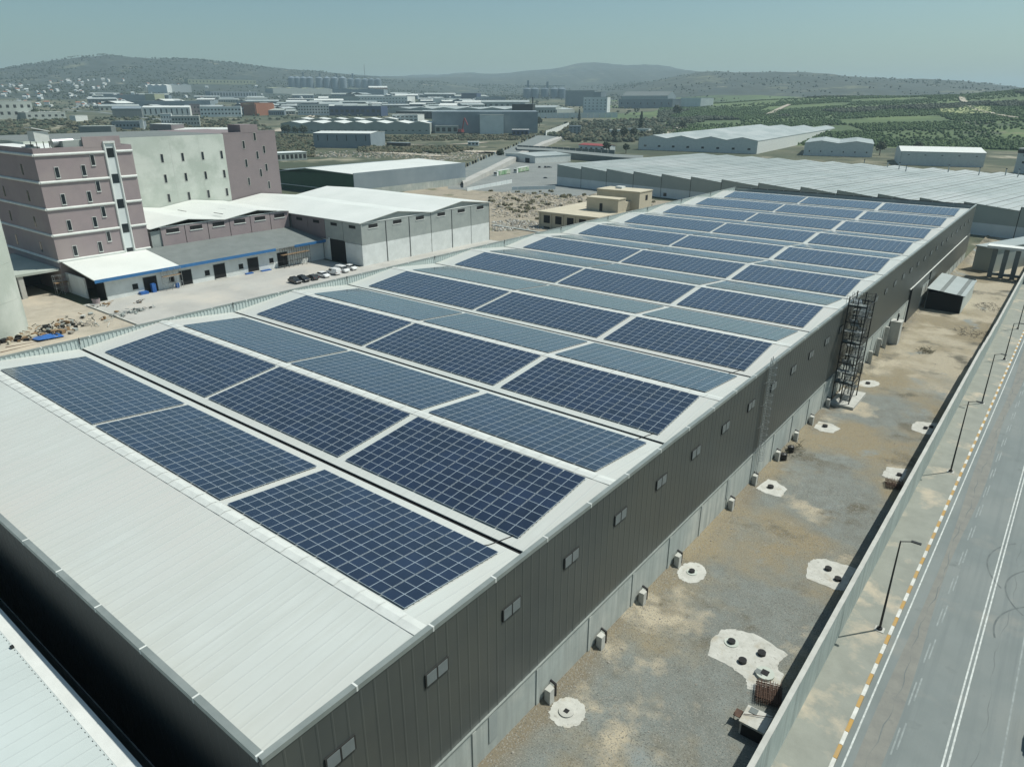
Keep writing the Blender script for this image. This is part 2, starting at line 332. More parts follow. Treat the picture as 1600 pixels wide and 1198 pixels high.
# dark wheel arcs and patched trench on the road
trench = mat('trench patch', (.215, .215, .19), (.18, .182, .165), .9, .95, bump=.6, bscale=10, patches=[((.16, .165, .155), .5, .58, .68)])
ribbon('road_trench', lambda y: KERB(y)+1.5+.25*math.sin(y*.1), lambda y: KERB(y)+2.7+.3*math.sin(y*.13+1), trench, .0235, 20, 400, 3)
crk = mat('road crack', (.115, .132, .128), (.15, .17, .165), 1.5, .95)
for q_, w_, a_ in ((8.2, .10, .22), (2.15, .14, .16), (12.9, .08, .3)):
    ribbon('road_crack', lambda y: KERB(y)+q_+a_*math.sin(y*.33+q_)+.1*math.sin(y*1.7), lambda y: KERB(y)+q_+a_*math.sin(y*.33+q_)+.1*math.sin(y*1.7)+w_*.6*(.6+.5*math.sin(y*.9)), crk, .0245, 30, 260, 1)
tarm = mat('tyre marks', (.095, .11, .108), (.14, .16, .155), 1.2, .9)
for cxx, cyy, rr, a0, a1 in ((9.5, 78, 6.5, 2.2, 3.9), (9.0, 82, 8.0, 2.4, 3.8), (10, 70, 7.2, 2.0, 3.4)):
    aa = np.linspace(a0, a1, 16)
    structure(strip_mesh([(cxx+rr*math.cos(a), cyy+rr*math.sin(a), gz(cyy+rr*math.sin(a))+.025) for a in aa], [(cxx+(rr+.16)*math.cos(a), cyy+(rr+.16)*math.sin(a), gz(cyy+rr*math.sin(a))+.025) for a in aa], tarm), 'tyre_marks')
# kerb stones, part of a kerb thing
kt = thing('kerb', 'painted kerb of white and yellow stones between road and pavement', 'kerb', (0, 0, 0))
kmesh = []
for m in (kerbw, kerby):
    b = MB(); b.box(-.14, .14, .03, 1.52, -.1, .17, m); kmesh.append(b.mesh('kerb stone'))
for k in range(200):
    y = 22+1.55*k; o = bpy.data.objects.new('kerb_stone', kmesh[k % 2]); COL.objects.link(o); o.parent = kt; o.location = (KERB(y)+.05+random.uniform(-.01, .01), y, gz(y)+.0); o.rotation_euler.z = -.0115
# left yard sheets
b = MB(); b.add([(x, y, gz(y)+.03) for x, y in ((-184, 66), (-103.2, 66), (-103.2, 198), (-166.2, 198), (-166.2, 137), (-184, 137))], [(0, 1, 2, 3, 4, 5)], slabc)
structure(b, 'concrete_apron')
yl = [-30, -.01, 22, 44, 65.9]; b = strip_mesh([(-330, y, gz(y)+.03) for y in yl], [(-103.2, y, gz(y)+.03) for y in yl], dirt); structure(b, 'dirt_yard')
b = MB(); b.add([(x, y, gz(y)+.02) for x, y in ((-103.2, 198.2), (-103.2, 266.5), (-30, 300), (-160, 345), (-330, 345), (-290, 260), (-250, 198.2))], [(0, 1, 2, 3, 4, 5, 6)], moundm); structure(b, 'rubble_lot')
# ------------------------------------------------------------------ THE MAIN WAREHOUSE
XE, XW_, Y0, P, NG = -25.34, -102.8, 12.3, 23.04, 11
Y1 = Y0+P*NG; ZP, ZR, ZV = 16.0, 15.75, 14.55
SL = math.atan((ZR-ZV)/(P/2))
wh = thing('warehouse', 'long warehouse with dark grey cladding under eleven white gabled roofs full of solar panels', 'warehouse', ((XE+XW_)/2, (Y0+Y1)/2, 0))
OX, OY = wh.location.x, wh.location.y
def wpart(b, name, label=None):
    o = b.obj(name, wh, (-OX, -OY, 0))
    if label: o['label'] = label
    return o
def zroof(y):
    t = ((y-Y0)/P) % 1.0; return ZV+(ZR-ZV)*(1-abs(2*t-1))
for g in range(NG):
    for s in range(2):
        ya = Y0+P*g+(.22 if (s == 0 and g) else 0 if s == 0 else P/2); yb = ya+P/2-(.22 if (s == 0 and g) or (s == 1 and g < NG-1) else 0)
        if s == 0 and g: yb = Y0+P*g+P/2
        b = MB(); b.add([(XW_+.15, ya, zroof(ya+1e-4)), (XE-.15, ya, zroof(ya+1e-4)), (XE-.15, yb, zroof(yb-1e-4)), (XW_+.15, yb, zroof(yb-1e-4)),
               (XW_+.15, ya, zroof(ya+1e-4)-.1), (XE-.15, ya, zroof(ya+1e-4)-.1), (XE-.15, yb, zroof(yb-1e-4)-.1), (XW_+.15, yb, zroof(yb-1e-4)-.1)],
              [(0, 1, 2, 3), (7, 6, 5, 4), (0, 4, 5, 1), (1, 5, 6, 2), (2, 6, 7, 3), (3, 7, 4, 0)], roofw); wpart(b, 'roof_slope')
    yr = Y0+P*g+P/2; b = MB()                                # ridge cap in lapped lengths
    x = XW_+.2
    while x < XE-.2:
        x2 = min(x+1.0, XE-.16); h = .03 if int(x) % 2 else .045
        b.add([(x, yr-.55, zroof(yr-.55)+h), (x2, yr-.55, zroof(yr-.55)+h+.012), (x, yr, ZR+h+.04), (x2, yr, ZR+h+.052), (x, yr+.55, zroof(yr+.55)+h), (x2, yr+.55, zroof(yr+.55)+h+.012)],
              [(0, 1, 3, 2), (2, 3, 5, 4)], capw); x = x2+.0
    wpart(b, 'ridge_cap')
    if g:
        yv = Y0+P*g; b = MB(); b.box(XW_+.2, XE-.2, yv-.21, yv+.21, ZV-.35, ZV-.16, gutm); wpart(b, 'valley_gutter')
# parapet walls
cp = MB(); cp.box(0, 11.2, 0, 0, 0, 0, clad)
def clad_panel(w, h, m):
    b = MB(); n = 4; d = .015; pr = [(0, 0), (.06, d), (.14, d), (.2, 0), (w, 0)]
    vs = [(0, -x, 0) for x in ()]
    vs = [(q[1], q[0], 0) for q in pr]+[(q[1], q[0], h) for q in pr]; n = len(pr)
    b.add(vs, [(i, i+1, n+i+1, n+i) for i in range(n-1)], m); return b.mesh('cladding panel')
ZC = 4.5
pm = clad_panel(1.0, ZP-.35-ZC, clad); pmn = clad_panel(1.0, ZP-.35-ZC, clad_shade)
b = MB(); b.box(XE-.3, XE-.02, Y0, Y1, ZC, ZP-.02, clad); wpart(b, 'wall')
b = MB(); b.box(XW_, XE-.3, Y0, Y0+.28, ZC, ZP-.02, clad_shade); wpart(b, 'wall')
b = MB(); b.box(XW_, XE-.3, Y1-.25, Y1, 0, ZP-.02, greyw); wpart(b, 'wall')
b = MB(); b.box(XW_-.05, XW_+.12, Y0+.28, Y1-.25, -3, ZP-.02, sheet); wpart(b, 'wall')
for k in range(253):
    o = bpy.data.objects.new('cladding_panel', pm); COL.objects.link(o); o.parent = wh; o.location = (XE-OX+random.uniform(0, .004), Y0+.1+k-OY, ZC)
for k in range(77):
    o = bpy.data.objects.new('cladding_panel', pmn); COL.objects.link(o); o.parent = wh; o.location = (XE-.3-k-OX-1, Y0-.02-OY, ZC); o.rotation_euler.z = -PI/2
# ribbed parapet sheet on the inner left side: separate ribs as one part
b = MB(); y = Y0+.5
while y < Y1-.5:
    b.box(XW_+.12, XW_+.19, y, y+.22, 14.3, ZP-.15, sheet); y += .55
o = wpart(b, 'parapet_ribs'); o['kind'] = 'stuff'
# flashings in lengths with pale joints
def flash(x0, x1, y0, y1, along, step, m=capg, drop=.34):
    n = max(1, int(round((x1-x0 if along == 0 else y1-y0)/step)))
    for k in range(n):
        if along: a, c = y0+(y1-y0)*k/n, y0+(y1-y0)*(k+1)/n; piece('flashing', m, wh, x0-OX, x1-OX, a+.05-OY, c-.05-OY, ZP-drop, ZP); piece('flashing_joint', capl, wh, x0-.01-OX, x1+.01-OX, c-.06-OY, c+.06-OY, ZP-drop-.01, ZP+.012)
        else: a, c = x0+(x1-x0)*k/n, x0+(x1-x0)*(k+1)/n; piece('flashing', m, wh, a+.05-OX, c-.05-OX, y0-OY, y1-OY, ZP-drop, ZP); piece('flashing_joint', capl, wh, c-.06-OX, c+.06-OX, y0-.01-OY, y1+.01-OY, ZP-drop-.01, ZP+.012)
flash(XE-.34, XE+.06, Y0-.05, Y1+.05, 1, 6.0)
flash(XW_, XE-.36, Y0-.07, Y0+.33, 0, 6.0)
flash(XW_-.1, XW_+.22, Y0+.35, Y1, 1, 6.0, drop=.16)
flash(XW_+.25, XE-.36, Y1-.3, Y1+.08, 0, 6.0, m=dark, drop=.22)
# plinth in poured bays
y = Y0
while y < Y1-.1:
    y2 = min(y+7.68, Y1); zb = gz(y2)-.5
    piece('plinth_bay', conc, wh, XE-.34-OX, XE+.10-OX, y+.02-OY, y2-.02-OY, zb, ZC-.02)
    piece('plinth_pier', conc, wh, XE+.10-OX, XE+.18-OX, y-.2-OY, y+.2-OY, zb, ZC-.04); y = y2
b = MB(); b.box(XW_, XE-.34, Y0-.1, Y0+.3, -1, ZC-.02, conc); wpart(b, 'plinth')
piece('base_flashing', capg, wh, XE-.05-OX, XE+.16-OX, Y0-OY, Y1-OY, ZC-.015, ZC+.12)
# louvre windows
k = 0
while True:
    yc = 16.75+7.68*k
    if yc > Y1-4: break
    f = piece('window_frame', dark, wh, XE+.03-OX, XE+.10-OX, yc-1.05-OY, yc+1.05-OY, 11.82, 12.88)
    for s in (-1, 1): piece('window_pane', louv, wh, XE+.06-OX, XE+.115-OX, yc+s*.5-.44-OY, yc+s*.5+.44-OY, 11.9, 12.8)
    piece('window_mullion', dark, wh, XE+.06-OX, XE+.13-OX, yc-.05-OY, yc+.05-OY, 11.82, 12.88)
    k += 1
for yc, w_, h_, m_ in ((29.3, .95, 2.2, greyw), (73.2, 1.0, 2.2, greyw)):
    piece('door', m_, wh, XE+.10-OX, XE+.16-OX, yc-OY, yc+w_-OY, ZC-2.6, ZC-.05)
piece('sliding_door', clad, wh, XE+.1-OX, XE+.35-OX, 176-OY, 190-OY, gz(180), 7.2)
piece('door_track', capl, wh, XE+.1-OX, XE+.3-OX, 174-OY, 258-OY, 7.2, 7.35)
piece('door_edge', black, wh, XE+.1-OX, XE+.4-OX, 175.5-OY, 176-OY, gz(180), 7.3)
piece('lower_cladding', clad, wh, XE+.05-OX, XE+.24-OX, 200-OY, Y1-OY, 1.5, 7.2)
# small hook posts on the parapets
for yv in [Y0+P*g for g in range(1, NG)]:
    b = MB(); b.tube((XW_+.25, yv, ZP-.8), (XW_+.25, yv, ZP+.15), .05, dark, 6); b.tube((XW_+.25, yv, ZP+.1), (XW_+.5, yv, ZP-.1), .04, dark, 6); wpart(b, 'overflow_pipe')
# ------------------------------------------------------------------ SOLAR ARRAYS
MW, MH, TH = 2.28, 1.066, .04
def module_mesh(cnt=None):
    b = MB(); uvs = []
    def one(ox, oy):
        w, h, fr = MW-.075, MH-.018, .019
        x0, x1, y0, y1 = ox+(MW-w)/2, ox+(MW+w)/2, oy+(MH-h)/2, oy+(MH+h)/2
        o = len(b.v); z = TH
        b.add([(x0, y0, 0), (x1, y0, 0), (x1, y1, 0), (x0, y1, 0), (x0, y0, z), (x1, y0, z), (x1, y1, z), (x0, y1, z),
               (x0+fr, y0+fr, z), (x1-fr, y0+fr, z), (x1-fr, y1-fr, z), (x0+fr, y1-fr, z)],
              [(0, 1, 5, 4), (1, 2, 6, 5), (2, 3, 7, 6), (3, 0, 4, 7), (4, 5, 9, 8), (5, 6, 10, 9), (6, 7, 11, 10), (7, 4, 8, 11)], alu)
        b.add([(x0+fr, y0+fr, z), (x1-fr, y0+fr, z), (x1-fr, y1-fr, z), (x0+fr, y1-fr, z)], [(0, 1, 2, 3)], cells)
        uvs.append(len(b.f)-1)
    if cnt is None: one(0, 0)
    else:
        for i in range(cnt[0]):
            for j in range(cnt[1]): one(i*MW, j*MH)
    me = b.mesh('solar panel'); ul = me.uv_layers.new(name='UVMap')
    for fi in uvs:
        li = me.polygons[fi].loop_start
        for q, c in enumerate(((0, 0), (1, 0), (1, 1), (0, 1))): ul.data[li+q].uv = c
    return me
one_module = module_mesh(); block_mesh = {n: module_mesh((n, 9)) for n in (9, 10, 11)}
BX = ((-98.1, 11, 'left'), (-72.4, 10, 'middle'), (-48.6, 9, 'right'))
ordn = ['first', 'second', 'third', 'fourth', 'fifth', 'sixth', 'seventh', 'eighth', 'ninth', 'tenth', 'last']
for g in range(NG):
    for s in range(2):
        if g == 0 and s == 0: continue
        yr = Y0+P*g+P/2
        ya = yr-10.95 if s == 0 else yr+.75
        if s == 0: ya = yr-.75-9*MH
        ang = SL if s == 0 else -SL
        for x0, nc, nm in BX:
            side = 'near' if s == 0 else 'far'
            lab = f'{nm} solar array on the {side} slope of the {ordn[g]} gable from the front'
            if g == 0: lab = f'{nm} solar array on the frontmost panelled slope, just behind the bare white roof'
            t = thing('solar_array', lab, 'solar array', (x0, ya, zroof(ya)+.11), 0, 'solar arrays on the warehouse roof'); t.rotation_euler = (ang, 0, 0)
            if g <= 2 or (g == 3 and s == 0):
                for i in range(nc):
                    for j in range(9):
                        o = bpy.data.objects.new('solar_panel', one_module); COL.objects.link(o); o.parent = t; o.location = (i*MW, j*MH, random.uniform(0, .006)); o.rotation_euler = (random.uniform(-.002, .002), random.uniform(-.002, .002), 0)
            else:
                o = bpy.data.objects.new('solar_panels', block_mesh[nc]); COL.objects.link(o); o.parent = t; o['kind'] = 'stuff'
            b = MB()
            for j in range(9):
                for e in (.25, .8): b.box(-.01, nc*MW+.01, (j+e)*MH-.02, (j+e)*MH+.02, -.07, -.01, galv)
            b.obj('mounting_rail', t)
# cable conduits near the right end of valleys
for g in (1, 2, 3):
    yv = Y0+P*g; b = MB()
    pts = [(-30.2, yv-1.9), (-29.4, yv-.9), (-29.2, yv), (-28.6, yv+1.3)]
    for a, c in zip(pts, pts[1:]): b.tube((a[0], a[1], zroof(a[1])+.05), (c[0], c[1], zroof(c[1])+.05), .035, pipe, 5)
    tag(b.obj('cable'), f'thin black cable lying across the {ordn[g-1]} roof valley from the front', 'cable', 'cables across the roof valleys')
# ------------------------------------------------------------------ stair tower, ladder
def stair_tower():
    x0, x1, y0, y1 = -24.9, -22.2, 116.8, 121.6; zb = gz(120)+.5
    t = thing('stair_tower', 'black steel fire escape stair tower fixed to the dark warehouse wall', 'stair tower', (x0, y0, gz(120)))
    def pt(b, n, lab=None): return b.obj(n, t, (-x0, -y0, -gz(120)))
    lv = [zb+.1, 3.6, 7.0, 10.4, 13.8, 16.4]
    b = MB(); b.box(x0+.0, x1+1.0, y0-1.0, y1+2.2, gz(120)-.5, zb, concl); pt(b, 'concrete_base')
    for x in (x0, (x0+x1)/2, x1):
        for y in (y0, y1): b = MB(); b.box(x-.08, x+.08, y-.08, y+.08, zb, 17.6, dark); pt(b, 'post')
    for k, z in enumerate(lv[1:]):
        b = MB(); ya = y0 if k % 2 == 0 else y1-1.3; b.box(x0, x1, ya, ya+1.3, z-.08, z, felt); pt(b, 'landing')
        b = MB(); b.box(x0, x1, y1-1.3 if k % 2 == 0 else y0, (y1-1.3 if k % 2 == 0 else y0)+1.3, z-1.78, z-1.7, galv if k % 2 else felt); pt(b, 'landing')
        b = MB()
        for x in (x0, x1):
            for zz in (.5, 1.05): b.tube((x, y0, z+zz), (x, y1, z+zz), .03, dark, 4); b.tube((x, y0, z-1.7+zz), (x, y1, z-1.7+zz), .03, dark, 4)
            for q in range(7): b.tube((x, y0+q*(y1-y0)/6, z), (x, y0+q*(y1-y0)/6, z+1.05), .02, dark, 4)
        for y in (y0, y1):
            for zz in (.5, 1.05): b.tube((x0, y, z+zz), (x1, y, z+zz), .03, dark, 4)
            for q in range(6): b.tube((x0+q*(x1-x0)/5, y, z), (x0+q*(x1-x0)/5, y, z+1.05), .02, dark, 4)
        b.box(x0, x1, y0-.06, y0+.06, z-.28, z-.1, dark); b.box(x0, x1, y1-.06, y1+.06, z-.28, z-.1, dark); b.box(x1-.06, x1+.06, y0, y1, z-.28, z-.1, dark)
        pt(b, 'railing')
    zz = zb+.1; k = 0
    while zz < 15.6:
        up = 1.7; xs = (x1-1.5, x1-.15) if k % 2 == 0 else (x0+.15, x0+1.5); ya, yb = (y0+1.3, y1-1.3) if k % 2 == 0 else (y1-1.3, y0+1.3)
        b = MB()
        for q in range(10):
            f = (q+.5)/10; yy = ya+(yb-ya)*f; b.box(xs[0], xs[1], yy-.13, yy+.13, zz+up*f-.02, zz+up*f+.02, galv)
        for xx in xs:
            b.tube((xx, ya, zz), (xx, yb, zz+up), .07, dark, 4); b.tube((xx, ya, zz+1), (xx, yb, zz+up+1), .03, dark, 4); b.tube((xx, ya, zz+.5), (xx, yb, zz+up+.5), .02, dark, 4)
        pt(b, 'stair_flight'); zz += up; k += 1
    b = MB(); b.tube((x0+.3, y0, 17.6), (x0+.3, y0, 18.4), .03, dark, 4)
    for xx in (x0-.4, x0+.9): b.tube((xx, y0, 16.4), (xx, y0, 17.7), .03, dark, 4)
    b.tube((x0-.4, y0, 17.7), (x0+.9, y0, 17.7), .03, dark, 4); pt(b, 'roof_gate')
stair_tower()
def ladder():
    y, x = 82.6, XE+.35; t = thing('caged_ladder', 'galvanised caged ladder running up the dark warehouse wall to the roof edge', 'ladder', (x, y, 0))
    b = MB()
    for s in (-.28, .28): b.tube((0, s, 1.2), (0, s, 17.2), .035, galv, 5)
    b.obj('rail', t)
    b = MB(); z = 1.4
    while z < 17: b.tube((0, -.28, z), (0, .28, z), .02, galv, 4); z += .35
    b.obj('rung', t)
    b = MB(); z = 3.4; aa = [-PI/2+PI*i/6 for i in range(7)]
    while z < 17.2:
        p = [(.75*math.cos(a), .42*math.sin(a), z) for a in aa]
        for q, w in zip(p, p[1:]): b.tube(q, w, .025, galv, 4)
        z += .9
    for a in aa[::2]+[aa[1], aa[5]]: b.tube((.75*math.cos(a), .42*math.sin(a), 3.4), (.75*math.cos(a), .42*math.sin(a), 17.2), .018, galv, 4)
    b.obj('cage', t)
    b = MB()
    for z in (5, 8, 11, 14):
        for s in (-.9, .9): b.tube((-.3, s, z), (0, s*.3, z), .02, galv, 4)
        b.tube((-.25, 1.1, z-.1), (-.25, -.2, z-.1), .02, galv, 4)
    b.tube((-.2, 1.1, 2), (-.2, 1.1, 17), .03, galv, 4); b.obj('bracket', t)
ladder()
# ------------------------------------------------------------------ downpipe blocks along the wall
BLK = [(843.7, 1098), (924, 1012), (992, 943), (1048, 884), (1135, 795), (1174, 756), (1209, 717), (1239, 686), (1265, 660), (1290, 632)]
where = ['beside the round pad nearest the camera', 'second from the front along the warehouse plinth', 'third from the front along the warehouse plinth', 'beside the second round pad with the black pipe',
         'by the plinth door in the middle of the wall', 'at the foot of the caged ladder', 'by the small heap past the ladder', 'before the black drums along the plinth', 'just before the squarish pad near the stair', 'close to the foot of the stair tower']
for (px, py), wtxt in zip(BLK, where):
    p = at(px, py, .3); y = p[1]+.5; t = thing('splash_block', 'concrete downpipe block '+wtxt, 'concrete block', (XE+.3, y, gz(y)), 0, 'concrete downpipe blocks along the plinth')
    b = MB(); b.prism([(0, -.35), (.55, -.35), (.55, .25), (0, .4)], -.2, 1.5, concl); b.obj('block', t)
    b = MB(); b.tube((.32, .75, -.1), (.32, .75, 1.4), .11, pipe, 8); b.tube((.32, .75, 1.35), (-.2, .75, 1.5), .11, pipe, 8); b.obj('drain_pipe', t)
for k, y in enumerate((91.5, 94.5)):
    b = MB(); b.tube((0, 0, 0), (0, 0, .9), .45, pipe, 14); b.tube((0, 0, .9), (0, 0, 1.0), .3, pipe, 12, .1)
    tag(b.obj('plastic_drum', loc=(XE+1.1, y, gz(y))), ('nearer' if k == 0 else 'farther')+' of two black drums standing by the warehouse plinth', 'drum', 'black drums by the plinth')
for k, (y, h, x) in enumerate(((134.5, 2.2, .3), (141, 2.6, .3), (147, 3.6, .25), (153, 4.6, .3))):
    b = MB(); b.box(0, .7, 0, .45, -.3, h, concl); b.box(.7, .72, .1, .3, 0, h-.4, pipe)
    tag(b.obj('concrete_post', loc=(XE+.25, y, gz(y))), ['shortest', 'second', 'third', 'tallest narrow'][k]+' concrete pier against the wall beyond the stair tower', 'pier', 'concrete piers beyond the stair tower')
t = thing('wall_chamber', 'tall pale concrete chamber against the warehouse wall with a small stack on top', 'chamber', (XE+.3, 157.5, gz(157)))
b = MB(); b.box(0, 1.9, 0, 2.2, -.3, 4.6, concl); b.obj('body', t)
b = MB(); b.box(-.05, 2.0, -.05, 2.3, 4.6, 4.8, concl); b.obj('lid', t)
b = MB(); b.tube((1, 1, 4.8), (1, 1, 6.3), .15, dark); b.tube((1, 1, 5.6), (1.2, 1, 5.9), .12, dark); b.obj('stack', t)
# ------------------------------------------------------------------ yard pads
def poly_px(pts, z=.15):
    out = []
    for a in pts:
        p = at(a[0], a[1], z); p = at(a[0], a[1], gz(p[1])+.08); out.append((p[0], p[1]))
    n = len(out); area = sum(out[i][0]*out[(i+1) % n][1]-out[(i+1) % n][0]*out[i][1] for i in range(n))
    return out if area > 0 else out[::-1]
def rough_poly(pts, jit=.09, sub=6):
    r = []; n = len(pts)
    for i in range(n):
        a, c = pts[i], pts[(i+1) % n]
        for k in range(sub):
            f = k/sub; r.append((a[0]+(c[0]-a[0])*f+random.uniform(-jit, jit), a[1]+(c[1]-a[1])*f+random.uniform(-jit, jit)))
    return r
def slab(pts, label, holes, kind=''):
    pp = poly_px(pts); cxm = sum(p[0] for p in pp)/len(pp); cym = sum(p[1] for p in pp)/len(pp); z = gz(cym)
    t = thing('concrete_pad', label, 'concrete pad', (cxm, cym, z))
    b = MB(); q = rough_poly([(p[0]-cxm, p[1]-cym) for p in pp]); b.prism(q, -.1, .06, pad); b.obj('slab', t)
    for (hx, hy, typ, sz) in holes:
        p = at(hx, hy, z+.1); x, y = p[0]-cxm, p[1]-cym
        if typ == 'lid':
            b = MB(); b.tube((x, y, .05), (x, y, .17), sz, concl, 24); b.obj('cover_ring', t)
            b = MB(); b.box(x-sz*.32, x+sz*.32, y-sz*.32, y+sz*.32, .17, .19, black); b.obj('hatch', t)
        elif typ == 'ring':
            b = MB(); b.tube((x, y, .05), (x, y, .28), sz, concy, 28); b.obj('cover_ring', t)
            b = MB(); b.box(x-.3, x+.3, y-.3, y+.3, .28, .34, black); b.obj('hatch', t)
            b = MB(); b.box(x-.75, x-.1, y-.5, y+.1, .28, .30, felt); b.obj('hatch_lid', t)
        else:
            b = MB(); n = 18
            b.tube((x, y, .05), (x, y, .34), sz, pipe, n); b.obj('pipe_stub', t)
            b = MB(); b.tube((x, y, .34), (x, y, .345), sz*.8, black, n); b.obj('pipe_mouth', t)
            if typ == 'col': b = MB(); b.tube((x, y, .05), (x, y, .12), sz*1.9, concy, 20); b.obj('collar', t)
    return t
def circ(px, py, rx, ry, n=12): return [(px+rx*math.cos(2*PI*i/n), py+ry*math.sin(2*PI*i/n)) for i in range(n)]
slab(circ(887, 1112, 29, 24), 'round pad with a square hatch, nearest the warehouse corner', [(885, 1111, 'lid', .62)])
slab(circ(1081, 894, 23, 16), 'round pad with one black pipe, beyond the square hatch one', [(1081, 893, 'col', .3)])
slab([(1181, 762), (1200, 748), (1212, 751), (1231, 764), (1220, 776), (1196, 770)], 'squarish concrete pad with one pipe near the ladder foot', [(1204, 761, 'stub', .38)])
slab([(1271, 667), (1280, 658), (1300, 662), (1313, 669), (1302, 676), (1283, 673)], 'squarish concrete pad with one pipe before the stair tower', [(1289, 666, 'stub', .38)])
slab(circ(1357, 599, 18, 5.5), 'thin oval pad with one pipe right of the stair tower', [(1356, 599, 'stub', .38)])
slab([(1127, 983), (1148, 983), (1180, 990), (1232, 1022), (1213, 1040), (1225, 1054), (1214, 1077), (1168, 1076), (1166, 1060), (1145, 1043), (1106, 1022), (1110, 1002)],
     'largest concrete pad with four pipe openings beside the boundary wall', [(1143, 1003, 'col', .34), (1190, 1021, 'stub', .36), (1160, 1033, 'stub', .36), (1195, 1053, 'ring', .78)])
slab([(1262, 880), (1270, 873), (1290, 873), (1340, 888), (1318, 921), (1303, 920), (1260, 902)], 'concrete pad with two pipe openings against the boundary wall', [(1294, 889, 'stub', .34), (1309, 905, 'stub', .34)])
slab([(1425, 663), (1432, 658), (1465, 661), (1455, 678), (1442, 677), (1424, 670)], 'pale pad with two small openings farthest along the boundary wall', [(1446, 669, 'stub', .3), (1455, 667, 'stub', .3)])
slab([(1378, 742), (1386, 729), (1418, 733), (1410, 752), (1396, 750)], 'pad with an open rebar grid against the boundary wall', [(1405, 742, 'stub', .3)])
def rebar(px, py, z, w, h, n, label, rz=.3):
    p = at(px, py, z); t = thing('rebar_mat', label, 'rebar', (p[0], p[1], gz(p[1])+.1), rz)
    b = MB()
    for i in range(n):
        for k in range(3): b.tube((-w/2+w*i/(n-1), -h/2-.2, .25*k+random.uniform(0, .1)), (-w/2+w*i/(n-1)+random.uniform(-.1, .1), h/2+.2, .25*k+random.uniform(0, .15)), .026, rust, 4); b.tube((-w/2-.2, -h/2+h*i/(n-1), .25*k+random.uniform(0, .1)), (w/2+.2, -h/2+h*i/(n-1), .25*k), .026, rust, 4)
    b.obj('bars', t)
    b = MB()
    for i in range(26):
        x, y = random.uniform(-w/2, w/2), random.uniform(-h/2, h/2); b.tube((x, y, 0), (x+random.uniform(-.3, .3), y+random.uniform(-.3, .3), random.uniform(.2, .6)), .02, rust, 4)
    b.obj('upright_bars', t)
rebar(1200, 1087, .3, 1.7, 1.9, 11, 'rusty rebar cage standing on the large pad by the boundary wall')
rebar(1398, 756, .2, 1.8, 1.6, 7, 'tangle of dark rebar beside the pad with the open grid')
# open concrete chamber near the wall
t = thing('inspection_chamber', 'square pale topped concrete chamber against the boundary wall near the camera', 'chamber', (-10.6, 44.0, gz(44)))
b = MB(); b.box(-.9, 1.0, -.9, .9, -.3, 1.2, pad); b.obj('body', t); b = MB(); b.box(-.75, .9, -.93, -.88, -.2, 1.05, black); b.obj('opening', t)
b = MB(); b.box(-.98, 1.0, -.98, 1.0, 1.2, 1.32, pad); b.obj('top_slab', t)
b = MB(); b.box(-.7, -.1, .3, .9, 1.32, 1.37, felt); b.obj('cover', t)
b = MB(); b.tube((-.9, -.2, 1.4), (1.3, .9, 1.5), .03, rust, 5); b.tube((-1.7, .2, 0), (-1.6, -.3, 1.2), .03, rust, 5); b.obj('bar', t)
b = MB(); b.box(-1.7, -1.05, -.2, .6, .5, .55, rust); tag(b.obj('rusty_plate', loc=(-10.6, 44.0, gz(47)+.3)), 'small rusty plate leaning by the chamber next to the boundary wall', 'plate')
# gravel and stones
b = MB()
for k in range(5200):
    y = 14+random.random()**1.6*180; x = random.uniform(-25, WALLX(y)-.3)
    if random.random() < .45: x = -25.1+abs(random.gauss(0, 1.2)); 
    s = random.uniform(.02, .075)
    if random.random() < .03: s *= 2.2
    b.blob((x, y, gz(y)+.02), s, stone, 0, .4, .6)
tag(b.obj('loose_stones'), 'loose stones scattered over the dirt yard beside the warehouse', 'stones', kind='stuff')
# small debris heaps in the yard
for px, py, lab, m in ((1230, 707, 'brown heap of cut brush by the plinth past the ladder', bush), (1520, 520, 'far tangle of brush and wire along the boundary wall', dark), (1545, 478, 'brush tangle near the boundary wall below the row of columns', dark), (1402, 512, 'cut branches lying on the sandy ground near the pale chamber', dark), (1445, 550, 'low weeds along the boundary wall on the sandy stretch', bush)):
    p = at(px, py, gz(150)); b = MB()
    for k in range(90):
        a = random.uniform(0, 6.28); r = random.random()**.6*(2.4 if py > 600 else 1.5 if px < 1500 else 3.2); x, y, z = r*math.cos(a), r*math.sin(a)*1.6, random.uniform(0, .5)*(1-r/5)
        b.tube((x, y, z), (x+random.uniform(-.9, .9), y+random.uniform(-.9, .9), z+random.uniform(0, .5)), .03, m, 3)
    tag(b.obj('brush_heap', loc=(p[0], p[1], gz(p[1]))), lab, 'brush')
